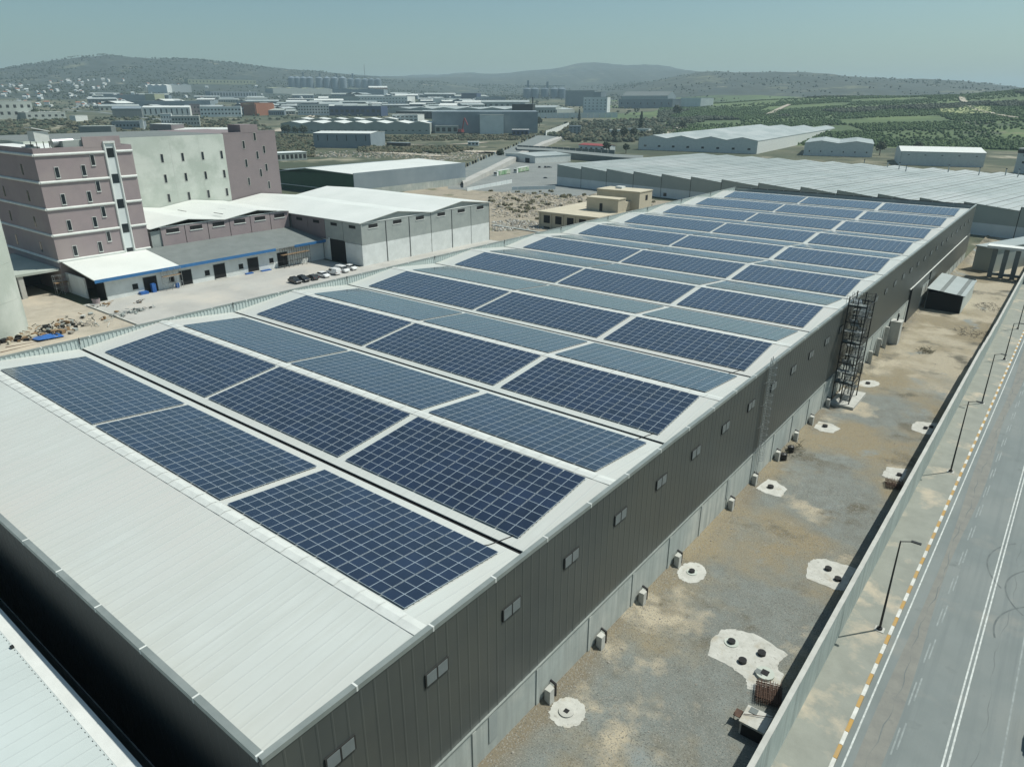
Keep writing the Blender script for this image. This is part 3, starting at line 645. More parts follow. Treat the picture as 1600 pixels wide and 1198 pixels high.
# sheet metal shed near the far end of the wall
def yard_shed():
    x0, x1, y0, y1 = -24.2, -16.6, 193, 213; z0 = gz(200)-.2; t = thing('sheet_shed', 'small grey sheet metal shed with an open dark end beside the warehouse wall', 'shed', (x0, y0, z0)); w, l = x1-x0, y1-y0
    piece('back_wall', felt, t, 0, w, l-.1, l, 0, 5); piece('side_wall', sheet, t, w-.1, w, 0, l-.1, 0, 4.6); piece('side_wall', felt, t, 0, .1, 0, l-.1, 0, 5.2); piece('front_panel', black, t, .1, w-.1, .4, .5, 0, 4.5)  # black front sheet paints in the dark interior of the open end
    b = MB(); n = 9
    for k in range(n): xa_, xb_ = -.2+k*(w+.5)/n, -.2+(k+1)*(w+.5)/n; za_, zb_ = 5.4-.09*k, 5.4-.09*(k+1); b.add([(xa_, -.3, za_), (xb_, -.3, zb_), (xb_, l+.3, zb_), (xa_, l+.3, za_), (xa_, -.3, za_-.08), (xb_, -.3, zb_-.08), (xb_, l+.3, zb_-.08), (xa_, l+.3, za_-.08)], [(0, 1, 2, 3), (7, 6, 5, 4), (0, 4, 5, 1), (2, 6, 7, 3), (1, 5, 6, 2)], felt if k % 4 == 3 else roofg)
    b.obj('roof', t)
yard_shed()
# ------------------------------------------------------------------ boundary wall, street lamps
wt = thing('boundary_wall', 'long weathered concrete wall between the dirt yard and the pavement', 'wall', (WALLX(160), 160, 0))
def wall_h(y): return 4.75 if y < 146 else (4.5 if y < 152 else 4.2 if y < 160 else 3.9 if y < 172 else 3.6)
y = -8
while y < 330:
    h = wall_h(y); ox, oy = wt.location.x, wt.location.y; m = concw; b = MB()
    xa, xb = WALLX(y), WALLX(y+6); zb = gz(y+6)-.6
    for (nm, za, zt, hw, mm) in (('wall_panel', zb, gz(y)+h-.12, .17, concw), ('wall_coping', gz(y)+h-.12, gz(y)+h, .2, concl)):
        b = MB(); b.prism([(xa-hw-ox, y+.015-oy), (xa+hw-ox, y+.015-oy), (xb+hw-ox, y+5.985-oy), (xb-hw-ox, y+5.985-oy)], za, zt, mm); b.obj(nm, wt)
    y += 6
for k, (bx, by, tx, ty) in enumerate(((1374, 983, 1397, 842), (1485, 737, 1513, 627), (1534, 630, 1552, 553), (1569, 562, 1582, 505), (1590, 514, 1599, 470))):
    p = at(bx, by, 0); p = at(bx, by, gz(p[1])+.16); z0 = gz(p[1])+.16; d = ray(tx, ty); s = math.hypot(p[0], p[1])/math.hypot(d[0], d[1]); h = max(7.2, CAMZ+d[2]*s-z0)
    t = thing('street_lamp', f'slim dark street lamp with a short arm, {["nearest", "second", "third", "fourth", "fifth"][k]} along the pavement', 'street lamp', (p[0], p[1], z0), 0, 'street lamps along the pavement')
    b = MB(); b.tube((0, 0, 0), (0, 0, h), .11, dark, 10, .06); b.obj('pole', t)
    b = MB(); b.tube((0, 0, h-.05), (.9, .35, h+.12), .045, dark, 8); b.obj('arm', t)
    b = MB(); b.box(.75, 1.55, .22, .5, h+.06, h+.16, dark); b.obj('lamp_head', t)
    b = MB(); b.tube((0, 0, 0), (0, 0, .25), .24, dark, 10); b.box(-.4, .4, -.4, .4, -.02, .06, concl); b.obj('base', t)
# ------------------------------------------------------------------ neighbour roof, bottom left
nz = 11.0; pa = at(0, 955, nz); pb = at(230, 1198, nz); yN = (pa[1]+pb[1])/2
t = thing('neighbour_warehouse', 'pale low pitched warehouse roof at the bottom left corner of the view', 'warehouse', (-60, yN-15, 0))
piece('roof', roofn, t, -45, 42, -20, 15-.9, nz-.12, nz); piece('roof_edge', white, t, -45, 42, 15-.9, 15, nz-.2, nz+.015); piece('wall', clad, t, -44.8, 41.8, -19, 14.8, 0, nz-.2)
b = MB(); x = -45
while x < 42: b.box(x, x+.1, 14.0, 14.035, nz+.002, nz+.03, dark); x += .5
o = b.obj('roof_screws', t); o['kind'] = 'stuff'
piece('roof_vent', dark, t, 9, 9.3, 13.9, 14.1, nz, nz+.15)
# ------------------------------------------------------------------ cars
def car_proto(paint_m, van=False, suv=False):
    t = bpy.data.objects.new('parked_car', None); L, Wd = (4.3, 1.8) if not van else (4.6, 1.85)
    def seg(pr, y0, y1, m, nm, inset=0):
        b = MB(); n = len(pr); b.add([(p[0], y0+(inset if p[1] > 1.0 else 0), p[1]) for p in pr]+[(p[0], y1-(inset if p[1] > 1.0 else 0), p[1]) for p in pr],
              [tuple(range(n)), tuple(range(2*n-1, n-1, -1))]+[(i, n+i, n+(i+1) % n, (i+1) % n) for i in range(n)], m)
        o = b.obj(nm, t); 
        return o
    H = 1.45 if not (van or suv) else (1.85 if van else 1.65)
    if van: body = [(-2.3, .35), (-2.3, 1.0), (-2.25, H-.08), (-2.1, H), (.55, H), (.8, H-.06), (1.45, 1.08), (2.15, .92), (2.3, .7), (2.3, .35)]
    else: body = [(-2.15, .35), (-2.18, .75), (-2.05, 1.0), (1.1, 1.0), (2.0, .85), (2.15, .65), (2.15, .35)]
    seg(body, -Wd/2, Wd/2, paint_m, 'body', .1)
    if not van:
        cab = [(-1.75, 1.0), (-1.3, H-.06), (.2, H-.06), (.95, 1.0)]; seg(cab, -Wd/2+.05, Wd/2-.05, glass, 'window_glass', .12)
        rf = [(-1.35, H-.07), (-1.25, H), (.12, H), (.25, H-.07)]; seg(rf, -Wd/2+.16, Wd/2-.16, paint_m, 'roof')
    else:
        seg([(.83, H-.12), (1.47, 1.12), (1.49, 1.16), (.87, H-.08)], -Wd/2+.13, Wd/2-.13, glass, 'windscreen')
        b = MB(); b.box(-.1, .95, -Wd/2+.03, -Wd/2+.11, 1.12, 1.6, glass); b.box(-.1, .95, Wd/2-.11, Wd/2-.03, 1.12, 1.6, glass); b.obj('side_window', t)
    for x in (-1.35, 1.35):
        for s in (-1, 1):
            b = MB(); b.tube((x, s*(Wd/2-.2), .33), (x, s*(Wd/2+.01), .33), .33, tyre, 14); w = b.obj('wheel', t)
            b = MB(); b.tube((x, s*(Wd/2), .33), (x, s*(Wd/2+.02), .33), .19, galv, 10); b.obj('rim', w)
    for s in (-1, 1):
        b = MB(); b.box(2.08 if not van else 2.2, 2.17 if not van else 2.31, s*.7-.17, s*.7+.17, .62, .76, white); b.obj('headlight', t)
        b = MB(); b.box(-2.33 if van else -2.2, -2.27 if van else -2.12, s*.72-.12, s*.72+.12, .75, .95, redr); b.obj('tail_light', t)
    return t
def cpaint(n, c): m = mat(n, c, tuple(v*.96 for v in c), 1, .25, spec=.6); return m
P_blk, P_gry, P_wht, P_red, P_sil = cpaint('black car paint', (.012, .012, .014)), cpaint('charcoal car paint', (.05, .055, .06)), cpaint('white car paint', (.72, .73, .72)), cpaint('maroon car paint', (.12, .02, .04)), cpaint('silver car paint', (.34, .35, .36))
protos = {'black': car_proto(P_blk, suv=True), 'charcoal': car_proto(P_gry), 'white': car_proto(P_wht), 'van': car_proto(P_wht, van=True), 'maroon': car_proto(P_red), 'silver': car_proto(P_sil)}
def place_car(k, x, y, rz, label, group, z=None, name='parked_car'):
    o = copy_tree(protos[k]); o.name = name; o.location = (x, y, gz(y)+.03 if z is None else z); o.rotation_euler.z = rz; return tag(o, label, 'van' if k == 'van' else 'car', group)
CARS = [('black', 112.3, 'black off-road car at the left end of the row parked behind the roof edge'), ('black', 114.9, 'low black car tucked between the off-road car and the charcoal car'), ('charcoal', 117.9, 'charcoal hatchback parked between the black cars and the white saloon'),
        ('white', 121.7, 'white saloon car between the charcoal hatchback and the white vans'), ('van', 125.9, 'nearer white panel van, left of two in the parked row'), ('van', 129.5, 'farther white panel van, right of two in the parked row'), ('white', 133.0, 'small white hatchback at the right end of the parked row')]
for i, (k, y, lab) in enumerate(CARS): place_car(k, -163.8-.55*max(0, i-3), y, random.uniform(-.06, .06)+PI*(i in (2, 4)), lab, 'cars parked in a row on the concrete apron')
CARXY = (7.35, 57.0)
place_car('black', *CARXY, PI/2+.0125, 'black car partly out of frame at the right edge of the road', 'cars on the road')
# ------------------------------------------------------------------ white shed (A), lilac shed (B), loading dock
ZG = -1.0
def gable_roof(b, x0, x1, y0, y1, zl, zr, n, m, over=.5, th=.18):
    p = (y1-y0)/n
    for g in range(n):
        a, c = y0+p*g, y0+p*(g+1); r = (a+c)/2
        a2 = a-(over if g == 0 else 0); c2 = c+(over if g == n-1 else 0)
        for (u, zu, v, zv) in ((a2, zl, r, zr), (r, zr, c2, zl)):
            b.add([(x0, u, zu), (x1, u, zu), (x1, v, zv), (x0, v, zv), (x0, u, zu-th), (x1, u, zu-th), (x1, v, zv-th), (x0, v, zv-th)], [(0, 1, 2, 3), (7, 6, 5, 4), (0, 4, 5, 1), (1, 5, 6, 2), (2, 6, 7, 3), (3, 7, 4, 0)], m)
def shedA():
    x1, y0, y1 = -166.0, 138.3, 197.7; x0 = -238; t = thing('white_hall', 'white and grey panelled hall with a bright double gabled roof behind the parked cars', 'hall', (x1, y0, ZG)); W2 = y1-y0
    n = 6; w = W2/n
    b = MB(); b.box(x0-x1, -.35, .3, W2-.1, -1, 12.4, greyw); b.obj('wall', t)
    for k in range(n):
        piece('wall_panel', whitew, t, -.35, 0, k*w+.12, (k+1)*w-.12, -1.5, 6.6-.25*k*.3); piece('wall_panel', greyw, t, -.35, -.01, k*w+.12, (k+1)*w-.12, 6.6-.25*k*.3, 13.0)
        piece('wall_joint', dark, t, -.4, -.12, (k+1)*w-.12, (k+1)*w+.12, -1.5, 13.0) if k < n-1 else piece('corner_post', dark, t, -.4, .02, (k+1)*w-.1, (k+1)*w+.1, -1.5, 14.0)
        f = piece('window', black, t, -.02, .03, k*w+w*.32, k*w+w*.68, 11.4, 12.5); piece('window_sill', white, t, .0, .12, k*w+w*.30, k*w+w*.70, 11.2, 11.4)
        if k in (1, 2, 4): piece('downpipe', galv, t, .0, .15, k*w+.1, k*w+.25, -1, 12.9)
    piece('parapet_cap', white, t, -.4, .1, -.1, W2, 13.0, 13.25)
    for q in (.25, .75):
        b = MB(); yy = W2*q; b.add([(-.2, yy-W2*.23, 13.2), (-.2, yy+W2*.23, 13.2), (-.2, yy, 15.05)], [(0, 1, 2)], greyw); b.obj('gable_infill', t)
    b = MB(); gable_roof(b, x0-x1, .5, 0, W2, 13.35, 15.3, 2, roofb); b.obj('roof', t)
    # shaded south side with vents and the tall door
    for k in range(4):
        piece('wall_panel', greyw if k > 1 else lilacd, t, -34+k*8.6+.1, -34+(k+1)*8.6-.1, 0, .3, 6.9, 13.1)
        piece('window', black, t, -34+k*8.6+3, -34+k*8.6+6, -.05, .0, 11.4, 12.3)
    piece('wall_panel', whitew, t, -7.6, -.35, 0, .3, -1, 6.8); piece('wall_panel', whitew, t, -34, -15.2, 0, .3, -1, 6.8)
    piece('door', black, t, -14.8, -7.8, -.06, .1, 0, 7.2); piece('door_frame', white, t, -15.4, -14.8, -.12, .3, 0, 7.4)
shedA()
def shedB():
    x1, x0, y0, y1 = -200.2, -238.3, 92.7, 137.9; t = thing('lilac_hall', 'lilac panelled hall with long vents under a bright double gable between tower and white hall', 'hall', (x1, y0, ZG)); W2 = y1-y0; n = 6; s0 = 3.0; w = (W2-s0)/n
    b = MB(); b.box(x0-x1+.1, -.35, .2, W2-.3, -.5, 13.2, greyw); b.obj('wall', t)
    piece('wall_panel', greyw, t, -2.5, -.36, s0-.3, s0, 0, 13.4)
    for k in range(n):
        piece('wall_panel', lilac, t, -.35, 0, s0+k*w+.1, s0+(k+1)*w-.1, 0, 14.0); piece('wall_joint', dark, t, -.4, -.1, s0+(k+1)*w-.1, s0+(k+1)*w+.1, 0, 14)
        piece('window', black, t, -.02, .03, s0+k*w+w*.22, s0+k*w+w*.75, 12.3, 13.4); piece('window_sill', white, t, 0, .14, s0+k*w+w*.2, s0+k*w+w*.77, 12.05, 12.3)
    piece('parapet_cap', white, t, -.4, .1, s0-.2, W2-.3, 14.0, 14.2)
    b = MB(); gable_roof(b, x0-x1, .5, s0-3, W2-.3, 14.1, 15.6, 2, roofb, over=.2); b.obj('roof', t)
    for xa, yy in ((-16, 30), (-8, 24), (-22, 20)):
        b = MB(); b.box(xa, xa+5, yy, yy+.2, 15.0, 15.12, dark); b.obj('roof_seam', t)
shedB()
def dock():
    xF, xB, y0, y1 = -184, -200, 69.3, 137.9; t = thing('loading_dock', 'long white loading dock with a blue roof edge and dark dock doors', 'loading dock', (xF, y0, ZG)); L = y1-y0
    ysp = 90.5-y0
    for (a, c, m) in ((-.1, ysp, roofb), (ysp, L, felt)):
        b = MB(); b.add([(1.5, a, 6.7), (1.5, c, 6.7), (-16.1, c, 8.9), (-16.1, a, 8.9), (1.5, a, 6.45), (1.5, c, 6.45), (-16.1, c, 8.65), (-16.1, a, 8.65)], [(0, 1, 2, 3), (7, 6, 5, 4), (0, 4, 5, 1), (1, 5, 6, 2), (2, 6, 7, 3), (3, 7, 4, 0)], m); b.obj('roof', t)
    for (a, c) in ((-.15, 50.5), (57, L)): piece('fascia', bluep, t, 1.5, 1.62, a, c, 5.95, 6.75)
    piece('fascia_frame', galv, t, 1.5, 1.6, 50.5, 57, 6.4, 6.7)
    piece('wall', whitew, t, -.4, 0, 2.6, L, -.6, 6.3); piece('side_wall', whitew, t, -16, -5.2, 0, .4, -.6, 6.2); piece('inner_wall', black, t, -4.8, -.4, 2.4, 2.6, -.5, 6.2)
    piece('inner_wall', black, t, -16, -.4, 20, 20.3, 0, 6.2)
    for (a, d) in ((78.3, 81.2), (87.9, 90.7), (97.9, 100.6), (108.2, 111.1), (118.2, 121.0)):
        y = d-y0; piece('dock_door', black, t, -.02, .05, y, y+3.4, 1.0, 4.9); piece('door_frame', greyw, t, -.01, .04, y-.12, y+3.52, .9, 5.0); piece('dock_plate', concl, t, 0, .5, y, y+3.4, .7, 1.0)
        piece('window', black, t, -.02, .04, a-y0, a-y0+1.4, 2.4, 3.8); piece('window_sill', concl, t, 0, .15, a-y0-.1, a-y0+1.5, 2.25, 2.4)
    return t
dock()
def scaffold(x, y, lab, L=5, h=5.6, m=galv):
    t = thing('scaffold', lab, 'scaffold', (x, y, gz(y))); b = MB(); n = int(L/1.6)
    for k in range(n+1):
        for xx in (0, 1.3): b.tube((xx, k*1.6, 0), (xx, k*1.6, h), .045, m, 4)
    for z in (1.8, 3.6, h-.1):
        for xx in (0, 1.3): b.tube((xx, 0, z), (xx, n*1.6, z), .04, m, 4)
        for k in range(n+1): b.tube((0, k*1.6, z), (1.3, k*1.6, z), .04, m, 4)
    for k in range(n): b.tube((1.3, k*1.6, 0), (1.3, k*1.6+1.6, 1.8), .03, m, 4)
    b.obj('tubes', t); piece('platform', wood, t, 0, 1.3, 0, n*1.6, h-2, h-1.94)
scaffold(-183.2, 85.6, 'scaffold in front of the second dock window', 5); scaffold(-183.0, 121.5, 'wide scaffold at the far end of the loading dock', 10, 5.8, dark); scaffold(-199.5, 66.0, 'dark scaffold in the shade beside the open dock end', 4, 5)
for px, py, lab, sz in ((222, 455, 'blue plastic container standing by the first dock door', (1.0, 1.0, 2.2)), (215, 461, 'low blue crate on the ground before the first dock door', (1.4, 2.0, .6)), (272, 452, 'blue bin beside the dock scaffold', (.8, .8, 1.2)),
                        (385, 430, 'blue sheet folded below the third dock window', (.8, 2.4, .3)), (412, 425, 'long blue tarpaulin at the foot of the dock wall', (1, 3.2, .22))):
    p = at(px, py, -.9); b = MB(); b.box(-sz[0]/2, sz[0]/2, -sz[1]/2, sz[1]/2, 0, sz[2], bluet); b.box(-sz[0]/2+.1, sz[0]/2-.1, -sz[1]/2+.1, sz[1]/2-.1, sz[2], sz[2]+.08, bluet); tag(b.obj('blue_container', loc=(max(p[0], -183.2), p[1], gz(p[1])+.02)), lab, 'container')
# low wall piece at the edge of the apron
b = MB(); b.box(-182, -104.5, 66.0, 66.35, gz(66)-.3, gz(66)+.35, concl); tag(b.obj('apron_kerb'), 'low concrete edge between the pale dirt yard and the apron', 'kerb')
# ------------------------------------------------------------------ lilac tower
def tower():
    x1, x0, y0, y1, zt = -200.0, -246.0, 68.6, 92.0, 35.2; t = thing('lilac_tower', 'tall lilac tower block with white bands and narrow windows at the left', 'tower', (x1, y0, 0)); D = x0-x1; W2 = y1-y0
    piece('wall', lilac, t, D, 0, 0, W2, -2, 34.4); 
    for (a, c, d, e) in ((D, 0, 0, .3), (D, 0, W2-.3, W2), (-.3, 0, .3, W2-.3)): piece('parapet', lilac, t, a, c, d, e, 34.4, 35.25)
    piece('roof_surface', white, t, D, -.3, .3, W2-.3, 34.4, 34.5)
    piece('raised_parapet', lilac, t, -.5, .03, 11.6, 20.8, 34.9, 37.5); piece('stair_head', greyw, t, -7.5, -.52, 7.2, 12.0, 34.5, 36.8)
    bands = [33.7, 27.3, 20.9, 14.5, 8.1]
    for z in bands:
        for (a, c) in ((0, 16.3), (19.2, W2)):
            b = MB(); b.tube((.05, a, z), (.05, c, z), .34, white, 10); b.obj('band', t)
        b = MB(); b.tube((D, -.05, z), (.2, -.05, z), .34, white, 10); b.obj('band', t)
    for yy in (16.5, 19.0): b = MB(); b.tube((.08, yy, 7.6), (.08, yy, 36.0), .27, white, 10); b.obj('vertical_band', t)
    piece('band_top', white, t, 0, .4, 16.3, 19.2, 35.8, 36.3)
    piece('stair_strip', wallp, t, -.05, .04, 16.7, 18.8, 7.6, 35.8)
    def win(x, y, z, face='e'):
        if face == 'e': f = piece('window', white, t, .0, .10, y-.52, y+.52, z-1.3, z+1.3); piece('window_pane', glass, t, .05, .14, y-.42, y+.42, z-1.2, z+1.2); piece('window_sill', white, t, 0, .2, y-.55, y+.55, z-1.45, z-1.3)
        else: piece('window_pane', glass, t, x-.42, x+.42, -.06, .0, z-1.3, z+1.3)
    for k in range(4):
        win(0, 4.3, 29.5-6.42*k); win(0, 10.5, 29.6-6.42*k); win(0, 13.1, 31.9-6.42*k)
        for x in (-9.5, -26): win(x, 0, 30.0-6.42*k, 's')
    for k in range(5): piece('window_pane', glass, t, .0, .10, 16.95, 18.6, 33.2-6.42*k-.9, 33.2-6.42*k+1.4)
    # rooftop plant, own things
    b = MB(); 
    t2 = thing('rooftop_cabin', 'white metal cabin on thin legs on the lilac tower roof', 'cabin', (-204, 72, 34.5))
    b.prism([(-2, -1.6), (2, -1.6), (2, 1.6), (-2, 1.6)], 2.2, 4.6, white); b.obj('cabin', t2)
    b = MB(); b.add([(-2.3, -1.9, 5.5), (2.3, -1.9, 5.5), (2.3, 1.9, 4.6), (-2.3, 1.9, 4.6), (-2.3, -1.9, 5.3), (2.3, -1.9, 5.3), (2.3, 1.9, 4.4), (-2.3, 1.9, 4.4)], [(0, 1, 2, 3), (7, 6, 5, 4), (0, 4, 5, 1), (1, 5, 6, 2), (2, 6, 7, 3), (3, 7, 4, 0)], white); b.obj('roof', t2)
    for x in (-1.8, 1.8):
        for y in (-1.4, 1.4): b = MB(); b.tube((x, y, 0), (x, y, 2.2), .1, dark, 5); b.obj('leg', t2)
    b = MB(); b.tube((-203, 74.2, 36.2), (-203, 79.0, 36.2), 1.15, metalk, 18); b.tube((-203, 79.0, 36.2), (-203, 79.5, 36.2), 1.15, metalk, 18, .5)
    for y in (75, 78.2): b.box(-204, -202, y-.2, y+.2, 34.5, 35.2, dark)
    tag(b.obj('water_tank'), 'horizontal grey steel tank on the lilac tower roof', 'tank')
    b = MB(); b.box(-3, 3, -1, 1, 0, .9, concl); b.box(-1.5, .5, -.6, .6, .9, 1.4, concl); tag(b.obj('roof_rubble', loc=(-207, 70.8, 34.5)), 'pale heap of leftover blocks on the tower roof near the edge', 'blocks')
tower()
def slabs_block():
    x1, x0, y0, y1 = -238.5, -285, 80.0, 162.3; t = thing('concrete_block', 'tall bare concrete silo block with a lilac painted end and slit windows', 'tower block', (x1, y0, 0)); D = x0-x1
    piece('wall', concy, t, D, 0, 0, 61.4, -3, 35.2); piece('wall', lilacd, t, D, 0, 61.4, 82.3, -3, 35.25)['label'] = 'lilac painted end'
    piece('raised_parapet', lilacd, t, -8, .03, 68.4, 75.3, 35.3, 38.0); piece('roof_surface', felt, t, D+.5, -.6, .5, 61, 35.2, 35.28)
    piece('parapet', lilacd, t, -.5, 0.03, 75.3, 82.3, 35.3, 35.9); piece('parapet', lilacd, t, -.5, .03, 61.4, 68.4, 35.25, 35.6)
    for yy in (10, 26, 42, 52): piece('pour_joint', concl, t, -.1, .015, yy, yy+.06, 14, 35.1)
    for zz in (20.5, 27.0): piece('pour_joint', concl, t, -.1, .012, 0, 61.3, zz, zz+.06)
    def win(y, z): piece('window', concl, t, 0, .07, y-.5, y+.5, z-1.35, z+1.35); piece('window_pane', glass, t, .03, .1, y-.38, y+.38, z-1.25, z+1.25)
    for y in (38.8, 45.8, 52.9, 59.9):
        for z in (28.5, 22.1, 15.9): win(y, z)
    for y, z in ((68.9, 31.4), (69.0, 25.1), (69.1, 18.8), (73.7, 33.9), (73.9, 27.6), (74.4, 21.4), (76.9, 29.4), (77.0, 23.1), (77.2, 16.9)): win(y, z)
slabs_block()
# round concrete silo at the left edge
def silo_left():
    t = thing('concrete_silo', 'huge round concrete silo cropped by the left edge', 'silo', (-176.8, 41.2, gz(40)-.3)); 
    for k in range(6):
        b = MB(); b.tube((0, 0, k*7.5), (0, 0, k*7.5+7.47), 10, concy, 96); b.obj('wall_ring', t)
silo_left()
# low concrete canopy in front of the tower
t = thing('concrete_portal', 'rough concrete portal with a flat slab roof beside the lilac tower', 'portal', (-201, 59.8, gz(60)))
piece('roof_slab', concy, t, -30, .6, -1.2, 8.6, 5.6, 6.2); piece('wall', black, t, -30, -1.5, -.8, -.4, 0, 5.6); piece('column', concl, t, -.4, .3, -.8, .3, 0, 5.6); piece('wall', concy, t, -30, -1.4, -1.0, -.81, 0, 5.59)
piece('back_wall', black, t, -14, -13.8, -.4, 8.5, 0, 5.6)
# debris on the left yard
def heap(px, py, lab, ms, n, rx, ry, s=.5, name='debris_pile'):
    p = at(px, py, -.5); b = MB()
    for k in range(n):
        x, y = random.gauss(0, rx), random.gauss(0, ry); m = random.choice(ms); a = random.uniform(0, 6.28); l = random.uniform(.5, 2.2)*s
        if random.random() < .5: b.tube((x, y, random.uniform(0, .7)), (x+l*math.cos(a)*1.3, y+l*math.sin(a)*1.3, random.uniform(.05, .9)), .07*s+.02, m, 4)
        else: b.prism([(x+l*.5*math.cos(a+q)*.7, y+l*.5*math.sin(a+q)*.7) for q in (.6, 2.5, 3.7, 5.6)], random.uniform(0, .2), random.uniform(.25, .7)*s, m)
    return tag(b.obj(name, loc=(p[0], p[1], gz(p[1]))), lab, 'debris')
heap(85, 520, 'pile of dark scrap and offcuts on the dirt by the round silo', [dark, wood, greyw, concl, stone], 120, 3.2, 6.5, 1.0)
heap(55, 532, 'scattered boards beside the round silo foot', [wood, black, cream], 40, 2, 3, 1.3)
heap(208, 492, 'grey rebar stubs standing on the apron before the dock', [galv, greyw, dark], 60, .8, 2.6, .7)
heap(218, 476, 'small stool and scraps on the apron', [rust, wood, galv], 12, .4, .6, .6)
heap(160, 482, 'bits of timber beside the pink tub at the dock corner', [galv, wood, concl], 18, .8, 1.2, .7)
p = at(75, 533, -.4); b = MB(); b.add([(-2, -2.6, .2), (1.8, -2.2, .5), (2, 2.6, .2), (-1.6, 2.8, .15), (0, 0, .9)], [(0, 1, 4), (1, 2, 4), (2, 3, 4), (3, 0, 4)], bluet); tag(b.obj('blue_tarp', loc=(p[0], p[1], gz(p[1]))), 'crumpled blue tarpaulin among the scrap by the roof edge', 'tarpaulin')
for (a, c, lab) in (((2, 555), (140, 520), 'longest rusty pipe lying on the dirt by the roof edge'), ((10, 547), (135, 522), 'shorter pipe lying beside the longest rusty one')):
    pa, pb = at(*a, -.2), at(*c, -.2); b = MB(); b.tube((pa[0], pa[1], .35), (pb[0], pb[1], -.1), .14, rust, 8); tag(b.obj('rusty_pipe', loc=(0, 0, .0)), lab, 'pipe')
p = at(152, 478, -.6); b = MB(); b.tube((0, 0, 0), (0, 0, 1.1), .8, lilac, 16, .9); b.tube((0, 0, 1.1), (0, 0, 1.12), .8, dark, 16); tag(b.obj('plastic_tub', loc=(p[0], p[1], gz(p[1]))), 'round pinkish tub at the open corner of the dock', 'tub')
# ------------------------------------------------------------------ green and grey hangar
def px_building(name, label, cat, xL, yL, xR, yR, yT, depth, wall_m, roof_m, roof='flat', rise=2.0, bays=1, wins=None, z=None, win_m=None, front=None, over=.3, group=None):
    """front wall stands on the ground seen at (xL,yL)-(xR,yR); its top is seen at yT above xL"""
    A = tp(xL, yL) if z is None else at(xL, yL, z); B = tp(xR, yR) if z is None else at(xR, yR, z)
    v = Vector((B[0]-A[0], B[1]-A[1])); Lw = v.length; rz = math.atan2(v.y, v.x)
    h = CAMZ+math.hypot(A[0], A[1])*tanel(xL, yT)-A[2]; h = max(h, 2.0)
    zb = min(A[2], B[2]); h += A[2]-zb
    t = thing(name, label, cat, (A[0], A[1], zb-1.0), rz, group)
    h += 1.0
    piece('wall', wall_m, t, 0, Lw, 0, depth, -4, h)
    if roof == 'flat':
        piece('roof', roof_m, t, -over, Lw+over, -over, depth+over, h, h+.35)
    elif roof == 'gable':
        for k in range(bays):
            p = Lw/bays; b = MB(); a, c = k*p-(over if k == 0 else 0), (k+1)*p+(over if k == bays-1 else 0); m_ = (a+c)/2
            for (u, zu, w, zw) in ((a, h, m_, h+rise), (m_, h+rise, c, h)):
                b.add([(u, -over, zu), (w, -over, zw), (w, depth+over, zw), (u, depth+over, zu), (u, -over, zu-.3), (w, -over, zw-.3), (w, depth+over, zw-.3), (u, depth+over, zu-.3)], [(0, 1, 2, 3), (7, 6, 5, 4), (0, 4, 5, 1), (1, 5, 6, 2), (2, 6, 7, 3), (3, 7, 4, 0)], roof_m)
            b.add([(a+over, 0, h), (c-over, 0, h), (m_, 0, h+rise-.3)], [(0, 1, 2)], wall_m); b.add([(a+over, depth, h), (m_, depth, h+rise-.3), (c-over, depth, h)], [(0, 1, 2)], wall_m)
            b.obj('roof', t)
    elif roof == 'ridge':
        b = MB(); m_ = depth/2
        for (u, zu, w, zw) in ((-over, h, m_, h+rise), (m_, h+rise, depth+over, h)):
            b.add([(-over, u, zu), (Lw+over, u, zu), (Lw+over, w, zw), (-over, w, zw), (-over, u, zu-.3), (Lw+over, u, zu-.3), (Lw+over, w, zw-.3), (-over, w, zw-.3)], [(0, 1, 2, 3), (7, 6, 5, 4), (0, 4, 5, 1), (1, 5, 6, 2), (2, 6, 7, 3), (3, 7, 4, 0)], roof_m)
        for xx in (0, Lw): b.add([(xx, 0, h), (xx, depth, h), (xx, m_, h+rise-.3)], [(0, 1, 2), (2, 1, 0)][:1], wall_m)
        b.obj('roof', t)
    if wins:
        nx, nz_, ww, wh_ = wins[:4]; z0 = wins[4] if len(wins) > 4 else .15; z1 = wins[5] if len(wins) > 5 else .9
        for i in range(nx):
            for j in range(nz_):
                xc = Lw*(i+.5)/nx; zc = 1+(h-1)*(z0+(z1-z0)*(j+.5)/nz_); wd = Lw/nx*ww; ht = (h-1)*(z1-z0)/nz_*wh_
                piece('window', win_m or glass, t, xc-wd/2, xc+wd/2, -.12, .02, zc-ht/2, zc+ht/2)
    return t, Lw, h
xg = -303.0; E1 = onX(727, 254, xg); E0 = onX(552, 271, xg); yg0, yg1, zg = E0[1], E1[1], E0[2]
W0 = onY(438, 275, yg0)
t = thing('green_hangar', 'hangar with a dark green end wall, blue grey long side and wide white roof', 'hangar', (xg, yg0, -3.0)); Lg = yg1-yg0; Wg = xg-W0[0]
zt = zg+3; piece('side_wall', wallb, t, -.4, 0, 0, Lg, 4.8, zt); piece('lower_wall', conc, t, -.42, -.02, 0, Lg, -2, 4.8); piece('end_wall', green, t, -Wg, -.42, 0, .4, -2, zt-1.4); piece('back_wall', wallb, t, -Wg, -.42, Lg-.4, Lg, -2, zt-1.6); piece('side_wall', wallb, t, -Wg-.4, -Wg, 0, Lg, -2, zt-1.6)
b = MB(); hx = Wg*.62
